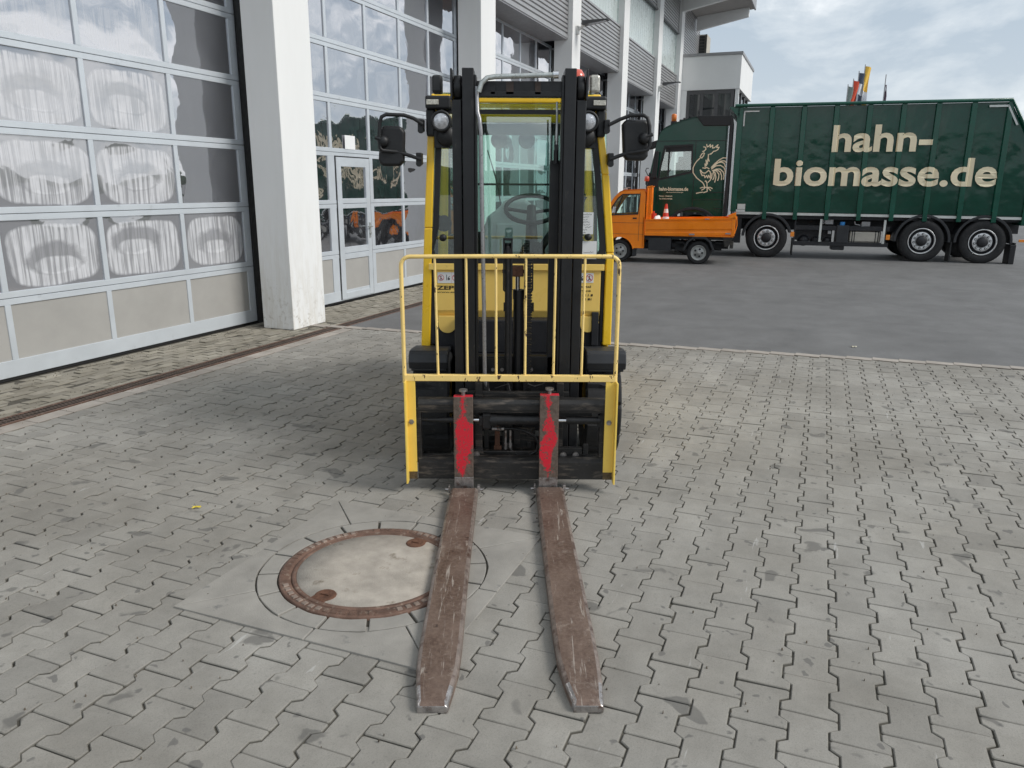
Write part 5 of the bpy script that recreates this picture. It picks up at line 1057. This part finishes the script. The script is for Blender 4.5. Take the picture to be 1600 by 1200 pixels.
g = G(); vs, fs = holed([(-6.24, 2.76), (-5.52, 2.79), (-5.50, 2.09), (-6.38, 1.89), (-6.34, 2.2)], [win], 0.018, 0.032); g.add(vs, fs); g.box(-6.13, -6.09, 0.04, 0.07, 2.0, 2.72); g.hexa([(-6.20, 0.04, 2.60), (-5.56, 0.04, 2.62), (-5.56, 0.06, 2.62), (-6.20, 0.06, 2.60)], [(-6.20, 0.04, 2.70), (-5.56, 0.04, 2.74), (-5.56, 0.06, 2.74), (-6.20, 0.06, 2.70)]); g.build('window_trim', M_BLACK, cab)
g = G(); g.box(-5.95, -5.70, 0.35, 0.8, 1.3, 2.35); g.box(-5.9, -5.75, 0.45, 0.7, 2.3, 2.5); g.tube([(-6.25, 0.5, 2.0), (-6.1, 0.5, 2.2)], 0.04, 8); g.build('driver_seat', M_CHASSIS, cab, bevel=0.04)
g = G(); g.prism([(-5.47, 3.445), (-5.30, 3.23), (-4.62, 3.22), (-4.60, 3.46), (-5.44, 3.47)], -0.005, 0.06, 'y'); g.box(-4.66, -4.58, -0.01, 0.10, 1.0, 3.42); g.box(-4.62, -4.58, 0.1, 2.1, 1.0, 3.40); g.build('side_deflector', M_BLACK, cab, bevel=0.015)
for k in range(26): pass
g = G()
for z0, x0, x1 in ((2.865, -6.40, -4.70), (1.60, -5.42, -4.70), (1.20, -4.92, -4.70), (1.42, -5.42, -4.70)): g.box(x0, x1, 0.022, 0.031, z0, z0 + 0.012)
for x0, z0, z1 in ((-5.46, 1.2, 2.87), (-6.36, 1.3, 1.9)): g.box(x0, x0 + 0.012, 0.022, 0.031, z0, z1)
g.build('panel_gap', M_SEAM, cab)
g = G(); g.prism(arc(-5.43, 0.5, 0.74, 10, 170, 20) + list(reversed(arc(-5.43, 0.5, 0.67, 10, 170, 20))), -0.01, 0.3, 'y'); g.build('wheel_arch', M_MUDG, cab, bevel=0.01)
g = G(); g.hexa([(-6.52, -0.18, 1.95), (-6.38, -0.18, 1.95), (-6.40, -0.04, 1.95), (-6.50, -0.04, 1.95)], [(-6.46, -0.18, 2.62), (-6.34, -0.18, 2.62), (-6.36, -0.04, 2.62), (-6.44, -0.04, 2.62)]); g.hexa([(-6.62, 0.0, 2.66), (-6.48, 0.0, 2.70), (-6.48, 0.2, 2.70), (-6.62, 0.2, 2.66)], [(-6.60, 0.0, 2.84), (-6.42, 0.0, 2.90), (-6.42, 0.2, 2.90), (-6.60, 0.2, 2.84)]); g.hexa([(-6.64, 0.02, 1.75), (-6.35, 0.02, 1.72), (-6.35, 0.06, 1.72), (-6.64, 0.06, 1.75)], [(-6.60, 0.02, 2.10), (-6.38, 0.02, 2.02), (-6.38, 0.06, 2.02), (-6.60, 0.06, 2.10)])
g.build('mirror', M_BLACK, cab, bevel=0.02)
g = G(); g.tube([(-6.60, -0.05, 2.0), (-6.68, -0.05, 2.14), (-6.66, -0.05, 2.2), (-6.60, -0.05, 2.2)], 0.012, 6); g.build('mirror_stay', M_BLACK, cab)
g = G(); g.lathe([(0.001, 0.20), (0.05, 0.19), (0.07, 0.16), (0.065, 0.0), (0.001, 0)], (-6.06, 0.35, 3.36), 'z', 20); be = g.build('beacon', M_ORBEACON, cab)
g = G(); g.cyl((-6.06, 0.35, 3.28), (-6.06, 0.35, 3.37), 0.08, 16); g.build('beacon_base', M_BLACK, be)
g = G(); g.box(-5.92, -5.80, 0.3, 0.42, 3.34, 3.41); g.cyl((-5.80, 0.36, 3.34), (-5.80, 0.36, 3.45), 0.03); g.build('roof_horn', M_BLACK, cab, bevel=0.01)
g = G()
ROO = [[(-5.28, 2.61), (-5.24, 2.62), (-5.2, 2.66), (-5.21, 2.71), (-5.26, 2.72)], [(-5.19, 2.78), (-5.17, 2.72), (-5.14, 2.73), (-5.1, 2.78), (-5.1, 2.71), (-5.04, 2.76), (-5.04, 2.69), (-4.99, 2.7), (-4.91, 2.77), (-4.94, 2.7), (-4.88, 2.71), (-4.91, 2.65), (-4.96, 2.62), (-5.01, 2.61), (-5.04, 2.57), (-5.1, 2.54), (-5.06, 2.55)], [(-5.25, 2.58), (-5.3, 2.54), (-5.33, 2.48), (-5.29, 2.45), (-5.25, 2.5), (-5.23, 2.56), (-5.25, 2.58)], [(-5.33, 2.45), (-5.4, 2.38), (-5.45, 2.31), (-5.49, 2.21), (-5.48, 2.09), (-5.43, 2.02), (-5.38, 1.96), (-5.3, 1.9), (-5.23, 1.85), (-5.2, 1.81)], [(-5.13, 2.54), (-5.13, 2.45), (-5.1, 2.37), (-5.14, 2.43), (-5.14, 2.3), (-5.18, 2.4), (-5.16, 2.26), (-5.2, 2.31), (-5.19, 2.23)], [(-5.25, 2.21), (-5.19, 2.2), (-5.15, 2.22), (-5.09, 2.19)], [(-5.31, 2.16), (-5.29, 2.09), (-5.25, 2.02), (-5.2, 2.03), (-5.18, 1.97), (-5.14, 2.02), (-5.11, 1.96), (-5.09, 2.03), (-5.05, 1.96)], [(-5.3, 2.16), (-5.25, 2.09), (-5.18, 2.08), (-5.13, 2.12), (-5.1, 2.15), (-5.06, 2.11), (-5.04, 2.03), (-5.05, 1.96)], [(-5.2, 1.81), (-5.17, 1.74)], [(-5.17, 1.88), (-5.15, 1.89), (-5.12, 1.83), (-5.11, 1.73)], [(-5.01, 2.08), (-5.01, 1.98), (-5.05, 1.9), (-5.1, 1.85)], [(-5.28, 1.71), (-5.22, 1.73), (-5.16, 1.73), (-5.11, 1.73), (-5.03, 1.73), (-4.98, 1.7)], [(-5.24, 1.66), (-5.19, 1.69), (-5.16, 1.72)], [(-5.11, 1.73), (-5.04, 1.68), (-5.02, 1.65)], [(-5.11, 1.73), (-5.1, 1.63), (-5.19, 1.6)], [(-5.37, 1.58), (-5.29, 1.6), (-5.21, 1.61)], [(-5.04, 2.22), (-4.95, 2.32), (-4.86, 2.4), (-4.77, 2.45), (-4.68, 2.45)], [(-5.03, 2.19), (-4.92, 2.3), (-4.83, 2.37), (-4.73, 2.38), (-4.68, 2.34)], [(-5.02, 2.23), (-4.9, 2.33), (-4.8, 2.35), (-4.73, 2.32), (-4.69, 2.23)], [(-5.03, 2.18), (-4.92, 2.26), (-4.82, 2.27), (-4.73, 2.22), (-4.69, 2.14), (-4.69, 2.06)], [(-5.01, 2.14), (-4.91, 2.18), (-4.82, 2.18), (-4.74, 2.11), (-4.71, 2.02), (-4.72, 1.93)], [(-4.99, 2.14), (-4.89, 2.16), (-4.81, 2.11), (-4.77, 2.01), (-4.77, 1.92)], [(-4.97, 2.14), (-4.9, 2.13), (-4.84, 2.05), (-4.84, 1.96), (-4.86, 1.9)], [(-4.98, 2.13), (-4.93, 2.08), (-4.91, 1.98), (-4.92, 1.9), (-4.93, 1.86)], [(-4.98, 2.11), (-4.95, 2.03), (-4.96, 1.96), (-4.98, 1.92)]]
for i, l in enumerate(ROO): ribbon(g, l, 0.024, 0.0215 - 0.0002 * i)
g.build('rooster_emblem', M_CREAM, cab, fixn=False)
g = G(); g.add(*text_verts('hahn-biomasse.de', -6.32, -5.58, 1.64, 1.735, 0.021, 0.03)); g.add(*text_verts('die natürliche Energie', -6.13, -5.70, 1.585, 1.615, 0.021, 0.02)); g.add(*text_verts('Platten - Holzstadt', -6.31, -5.97, 1.49, 1.525, 0.021, 0.02)); g.add(*text_verts('Tel. 09401/949588', -6.31, -5.97, 1.42, 1.455, 0.021, 0.02)); g.build('lettering', M_CREAM, cab, fixn=False)

# ================================================================== ORANGE PICKUP   (frame VAN)
vn = thing('pickup_truck', VAN, (-0.8, 0.65, 0), 'small orange drop-side pickup parked in front of the green truck cab', 'pickup truck')
def van_wheel(x, y0=0.02):
    r = 0.265; g = G(); g.lathe([(0.17, 0.02), (0.19, 0.0), (r - 0.03, -0.004), (r - 0.005, 0.01), (r, 0.03), (r, 0.15), (r - 0.02, 0.165), (0.17, 0.16)], (x, y0, r), 'y', 44); wl = g.build('wheel', M_RUBBER, vn)
    g = G(); g.lathe([(0.172, 0.02), (0.174, 0.0), (0.162, 0.0), (0.150, 0.03), (0.115, 0.045), (0.10, 0.02), (0.045, 0.012), (0.04, -0.005), (0.001, -0.008)], (x, y0, r), 'y', 36)
    for k in range(5): a = 2 * PI * k / 5; g.lathe([(0.001, 0.008), (0.022, 0.010), (0.024, 0.02)], (x + 0.085 * math.cos(a), y0, r + 0.085 * math.sin(a)), 'y', 10, 1)
    g.build('rim', [M_RIMG, M_CHASSIS], wl)
    g = G(); g.lathe([(0.001, 1.10), (0.17, 1.10), (r, 1.12), (r, 1.24), (0.001, 1.25)], (x, y0, r), 'y', 32); g.build('far_wheel', M_RUBBER, vn)
van_wheel(-1.82, 0.05); van_wheel(0.0, 0.05)
vo = [(-1.25, 0.34), (-1.50, 0.34)] + arc(-1.83, 0.26, 0.335, 14, 166, 12) + [(-2.20, 0.34), (-2.42, 0.36), (-2.46, 0.62), (-2.40, 0.95), (-2.27, 1.10), (-2.12, 1.28), (-1.98, 1.50), (-1.86, 1.62), (-1.76, 1.665), (-1.30, 1.69), (-1.26, 1.60)]
vw = [(-2.10, 1.10), (-2.01, 1.27), (-1.88, 1.46), (-1.78, 1.545), (-1.395, 1.555), (-1.435, 1.135)]
g = G(); vs, fs = holed(vo, [vw], 0.0, 0.05); g.add(vs, fs); vc = g.build('cab', M_ORANGE, vn, bevel=0.015)
g = G(); vs, fs = holed(vo, [vw], 1.22, 1.27); g.add(vs, fs); g.build('far_side', M_ORANGE, vc)
g = G()
for (a, b), (c, d) in (((-2.42, 0.36), (-2.46, 0.62)), ((-2.46, 0.62), (-2.40, 0.95)), ((-2.40, 0.95), (-2.27, 1.10))): g.hexa([(a, 0.0, b), (a + 0.04, 0.0, b), (a + 0.04, 1.27, b), (a, 1.27, b)], [(c, 0.0, d), (c + 0.04, 0.0, d), (c + 0.04, 1.27, d), (c, 1.27, d)])
for (a, b), (c, d) in (((-1.86, 1.62), (-1.76, 1.665)), ((-1.76, 1.665), (-1.30, 1.69)), ((-1.30, 1.69), (-1.26, 1.60))): g.hexa([(a, 0.0, b - 0.03), (c, 0.0, d - 0.03), (c, 1.27, d - 0.03), (a, 1.27, b - 0.03)], [(a, 0.0, b), (c, 0.0, d), (c, 1.27, d), (a, 1.27, b)])
g.box(-1.30, -1.26, 0, 1.27, 0.36, 1.05); g.build('cab_shell', M_ORANGE, vc)
g = G(); g.hexa([(-2.27, 0.04, 1.10), (-2.25, 0.04, 1.10), (-2.25, 1.23, 1.10), (-2.27, 1.23, 1.10)], [(-1.88, 0.04, 1.60), (-1.86, 0.04, 1.60), (-1.86, 1.23, 1.60), (-1.88, 1.23, 1.60)]); g.build('windscreen', M_GLASS2, vc)
g = G(); g.prism(vw, 0.02, 0.025, 'y'); g.build('side_window', M_GLASS2, vc)
g = G(); vs, fs = holed([(-2.13, 1.075), (-2.03, 1.28), (-1.90, 1.48), (-1.79, 1.57), (-1.37, 1.58), (-1.41, 1.11)], [vw], -0.008, 0.003); g.add(vs, fs); g.hexa([(-1.955, -0.006, 1.11), (-1.93, -0.006, 1.11), (-1.93, 0.01, 1.11), (-1.955, 0.01, 1.11)], [(-1.80, -0.006, 1.53), (-1.775, -0.006, 1.53), (-1.775, 0.01, 1.53), (-1.80, 0.01, 1.53)]); g.build('window_rubber', M_BLACK, vc)
g = G(); g.box(-1.55, -1.35, 0.2, 1.1, 0.6, 1.05); g.box(-1.40, -1.33, 0.25, 0.6, 1.05, 1.30); g.box(-1.40, -1.33, 0.7, 1.05, 1.05, 1.30); g.box(-2.1, -2.0, 0.1, 1.15, 0.95, 1.08); g.lathe([(0.15, 0), (0.17, 0.01), (0.15, 0.02)], (-1.85, 0.35, 1.12), 'x', 20); g.build('cab_interior', M_CHASSIS, vc)
g = G(); g.hexa([(-2.02, -0.10, 1.13), (-1.93, -0.10, 1.13), (-1.93, -0.04, 1.13), (-2.02, -0.04, 1.13)], [(-1.98, -0.10, 1.29), (-1.91, -0.10, 1.29), (-1.91, -0.04, 1.29), (-1.98, -0.04, 1.29)]); g.build('door_mirror', M_CHROME, vc, bevel=0.02)
g = G(); g.box(-1.53, -1.44, -0.012, 0.002, 1.01, 1.04); g.build('door_handle', M_BLACK, vc, bevel=0.004)
g = G()
for z in (0.915, 0.66): g.box(-2.35, -1.27, -0.003, 0.001, z, z + 0.006)
g.box(-1.385, -1.379, -0.003, 0.001, 0.5, 1.62); g.box(-2.05, -2.044, -0.003, 0.001, 0.6, 1.08); g.build('panel_gap', M_RUST, vc)
g = G(); g.prism(arc(-1.83, 0.26, 0.352, 10, 170, 16) + list(reversed(arc(-1.83, 0.26, 0.328, 10, 170, 16))), -0.006, 0.1, 'y'); g.build('wheel_arch', M_ORANGE, vc, bevel=0.004)
g = G(); g.box(-2.3, 0.6, 0.3, 0.36, 0.36, 0.46); g.box(-2.3, 0.6, 0.9, 0.96, 0.36, 0.46); g.box(-1.85, -1.79, 0.1, 1.2, 0.23, 0.29); g.box(-0.03, 0.03, 0.1, 1.2, 0.23, 0.29); g.box(-1.25, 0.74, 0.1, 1.2, 0.56, 0.62); g.box(-0.55, -0.35, 0.3, 0.9, 0.28, 0.5); g.box(-1.5, 0.5, 0.45, 0.8, 0.3, 0.5); g.box(0.35, 0.65, 0.3, 0.95, 0.35, 0.5); g.build('chassis', M_CHASSIS, vn, bevel=0.006)
g = G(); g.box(-1.15, -0.63, 0.02, 0.3, 0.30, 0.585); g.build('tool_box', M_MUDG, vn, bevel=0.008)
g = G(); g.box(-1.52, -1.50, 0.04, 0.2, 0.14, 0.36); g.hexa([(-1.50, 0.03, 0.14), (-1.42, 0.03, 0.16), (-1.42, 0.05, 0.16), (-1.50, 0.05, 0.14)], [(-1.50, 0.03, 0.36), (-1.42, 0.03, 0.36), (-1.42, 0.05, 0.36), (-1.50, 0.05, 0.36)]); g.build('mudflap', M_MUDG, vn)
g = G(); g.prism([(-0.36, 0.31), (-0.32, 0.31), (-0.23, 0.50), (-0.11, 0.585), (0.11, 0.585), (0.23, 0.50), (0.31, 0.31), (0.36, 0.31), (0.27, 0.52), (0.14, 0.635), (-0.14, 0.635), (-0.27, 0.52)], 0.0, 0.24, 'y'); g.build('mudguard', M_MUDG, vn, bevel=0.01)
# load bed
g = G(); g.box(-1.25, 0.75, 0.0, 1.28, 0.635, 0.67); bed = g.build('load_bed', M_ORANGE, vn)
def side(y, nm):
    g = G(); s = -1 if y < 0.5 else 1
    prof = [(0.64, 0.0), (0.64, 0.012), (0.70, 0.012), (0.715, 0.0), (0.76, 0.0), (0.775, 0.014), (0.93, 0.014), (0.945, 0.0), (0.975, 0.0), (0.985, 0.02), (1.01, 0.02), (1.01, -0.02), (0.64, -0.02)]
    poly = [(y + s * d, z) for z, d in prof]; g.prism(poly, -1.24, 0.735, 'x'); o = g.build(nm, M_ORANGE, bed); 
    for v in o.data.vertices:      # boards rise slightly to the rear, as the old bed sags at the cab
        v.co.z += (v.co.x - (-1.24 + 0.8)) * 0.024
    return o
s1 = side(0.0, 'drop_side'); side(1.27, 'far_drop_side')
g = G(); g.box(-0.23, -0.11, -0.028, -0.012, 0.665, 0.70); g.box(0.10, 0.20, -0.028, -0.012, 1.02, 1.04); g.box(0.57, 0.68, -0.03, -0.012, 0.70, 0.73); g.build('hinge', M_PIPE, s1, bevel=0.003)
g = G(); g.box(0.735, 0.765, 0.0, 1.28, 0.66, 1.06); g.box(0.70, 0.77, -0.02, 0.04, 0.66, 1.08); g.box(0.70, 0.77, 1.24, 1.3, 0.66, 1.08); g.hexa([(0.55, 1.2, 1.06), (0.77, 1.2, 1.06), (0.77, 1.26, 1.06), (0.55, 1.26, 1.06)], [(0.62, 1.2, 1.10), (0.77, 1.2, 1.16), (0.77, 1.26, 1.16), (0.62, 1.26, 1.10)])
g.hexa([(0.58, -0.02, 1.045), (0.79, -0.02, 1.03), (0.79, 0.03, 1.03), (0.58, 0.03, 1.045)], [(0.63, -0.02, 1.10), (0.77, -0.02, 1.17), (0.77, 0.03, 1.17), (0.63, 0.03, 1.10)]); g.tube([(0.79, 0.0, 1.1), (0.81, 0.0, 0.9), (0.77, 0.0, 0.72)], 0.012, 6); g.build('tailgate', M_ORANGE, bed, bevel=0.006)
g = G(); g.hexa([(0.56, 0.02, 0.42), (0.66, 0.02, 0.42), (0.66, 0.2, 0.42), (0.56, 0.2, 0.42)], [(0.52, 0.02, 0.64), (0.74, 0.02, 0.64), (0.74, 0.2, 0.64), (0.52, 0.2, 0.64)]); g.box(0.68, 0.76, 0.05, 1.2, 0.38, 0.48); g.build('rear_bumper', M_CARR, vn, bevel=0.01)
g = G()
for x, lean in ((-1.225, 0.0), (-1.19, 0.01), (-1.16, 0.0), (-1.125, 0.0)): g.tube([(x, 0.03, 0.98), (x + lean, 0.03, 1.73)], 0.014, 6)
g.tube([(-1.24, 0.03, 1.72), (-1.11, 0.03, 1.75)], 0.016, 6); g.box(-1.235, -1.215, 0.03, 1.26, 0.98, 1.72)
for y in (0.3, 0.6, 0.9): g.tube([(-1.2, y, 0.98), (-1.2, y, 1.73)], 0.014, 6)
g.tube([(-1.2, 0.03, 1.74), (-1.2, 1.24, 1.74)], 0.016, 6); g.tube([(-1.225, 1.24, 1.0), (-1.225, 1.24, 1.73)], 0.014, 6); g.tube([(-1.17, 0.04, 1.0), (-1.10, 0.04, 1.4), (-1.12, 0.04, 1.7)], 0.01, 6); g.build('headboard_rack', M_ORANGE, bed)
g = G(); g.lathe([(0.001, 0.115), (0.04, 0.11), (0.055, 0.09), (0.058, 0.0), (0.001, 0)], (-1.30, 0.45, 1.86), 'z', 20); vb = g.build('beacon', M_REDBEACON, vn)
g = G(); g.cyl((-1.30, 0.45, 1.66), (-1.30, 0.45, 1.86), 0.014, 8); g.cyl((-1.30, 0.45, 1.78), (-1.30, 0.45, 1.862), 0.03, 10); g.build('beacon_pole', M_BLACK, vb)
g = G(); g.tube([(-1.84, 0.5, 1.64), (-1.80, 0.5, 1.71), (-1.68, 0.5, 1.71)], 0.01, 6); g.box(-1.84, -1.76, 0.42, 0.6, 1.655, 1.70); g.build('roof_bracket', M_RIMG, vn)

# load on the pickup bed
cn = thing('traffic_cone', VAN, (-0.83, 0.6, 0.67), 'red and white striped traffic cone standing in the orange pickup bed', 'traffic cone')
def conez(z): return 0.125 - (z - 0.70) * 0.155
g = G(); g.box(-1.0, -0.66, 0.43, 0.77, 0.671, 0.70); g.build('cone_base', M_CONERED, cn, bevel=0.02)
g = G(); bands = [(0.70, 0.84, 0), (0.84, 0.96, 0), (0.96, 1.05, 1), (1.05, 1.14, 0), (1.14, 1.23, 1), (1.23, 1.345, 0)]
for a, b, m_ in bands: g.lathe([(conez(a), a), (conez(b), b)], (-0.83, 0.6, 0), 'z', 24, m_)
g.lathe([(conez(1.345), 1.345), (0.001, 1.347)], (-0.83, 0.6, 0), 'z', 24); g.build('cone_body', [M_CONERED, M_WHITEP], cn)
def lump(name, x, y, z0, rx, ry, rz, mt, label, cat, seed):
    g = G()
    def fn(u, v):
        a, b = u * 2 * PI, (v - 0.5) * PI; d = Vector((math.cos(a) * math.cos(b), math.sin(a) * math.cos(b), math.sin(b)))
        k = 1 + 0.35 * mn.noise(d * 1.9 + Vector((seed, 0, 0))) + 0.12 * mn.noise(d * 5 + Vector((seed, 3, 0)))
        return (x + d.x * rx * k, y + d.y * ry * k, z0 + max(0.0, rz + d.z * rz * k))
    g.grid(fn, 22, 12); o = g.build(name, mt, fr=VAN, base=(x, y, z0)); meta(o, label, cat)
lump('white_sack', -1.02, 0.35, 0.671, 0.12, 0.2, 0.20, M_WHITEP, 'crumpled white sack lying in the orange pickup bed beside the cone', 'sack', 3)
g = G(); g.cyl((-1.13, 0.7, 0.671), (-1.13, 0.7, 1.12), 0.07, 16); g.cyl((-1.13, 0.7, 1.12), (-1.13, 0.7, 1.17), 0.025, 10)
meta(g.build('red_canister', M_CONERED, fr=VAN, base=(-1.13, 0.7, 0.671), bevel=0.01), 'red canister standing at the front of the orange pickup bed', 'canister')

# ================================================================== FLAGS far behind the truck
def flag(x, ztop, wdt, h, mts, label, lean=0.0, pole_up=0.1, sub=None, ph=0.0, taper=0.0):
    t = thing('banner_flag', WORLD, (x, 60, 0), label, 'flag', 'flags on poles behind the green truck')
    g = G(); g.tube([(x, 60, 0), (x, 60, ztop + pole_up)], [0.07, 0.035], 8); g.build('flagpole', M_PIPE, t)
    g = G()
    def fn(u, v): return (x + 0.03 + wdt * u * (1 - taper * v) * (0.85 + 0.15 * math.sin(v * 5 + ph)) - lean * v, 60 + 0.10 * math.sin(u * 5 + v * 6 + ph), ztop - h * v - 0.12 * u)
    n = len(mts)
    g.grid(fn, 8, 6 * n)
    for q in range(len(g.f)): g.mi[q] = min(n - 1, (q // 8) // 6)
    f = g.build('flag_cloth', mts, t, fixn=False)
    if sub: sub(f)
MF = {k: simple('flag_' + k, c, 0.8, var=0.08) for k, c in dict(red=(0.72, 0.10, 0.05), yellow=(0.80, 0.50, 0.08), grey=(0.22, 0.27, 0.25), white=(0.72, 0.74, 0.78), purple=(0.13, 0.09, 0.12), navy=(0.07, 0.09, 0.13)).items()}
flag(24.52, 9.05, 0.42, 2.6, [MF['grey']], 'grey-green banner flag, leftmost and lowest of the flag row', taper=0.4)
flag(24.88, 9.45, 0.42, 2.6, [MF['red'], MF['red'], MF['red'], MF['yellow']], 'red banner flag with a yellow foot in the flag row', lean=0.18)
flag(25.22, 9.98, 0.44, 3.0, [MF['navy'], MF['white'], MF['navy'], MF['white']], 'white and dark blue patterned banner flag left of the tall yellow one', ph=1)
flag(25.62, 10.42, 0.46, 3.4, [MF['yellow'], MF['yellow'], MF['white'], MF['yellow']], 'tall yellow banner flag, the highest of the flag row', lean=0.05, ph=2)
flag(27.22, 9.15, 0.18, 1.3, [MF['purple']], 'small limp dark purple flag on a lone pole to the right', pole_up=0.7, ph=3)
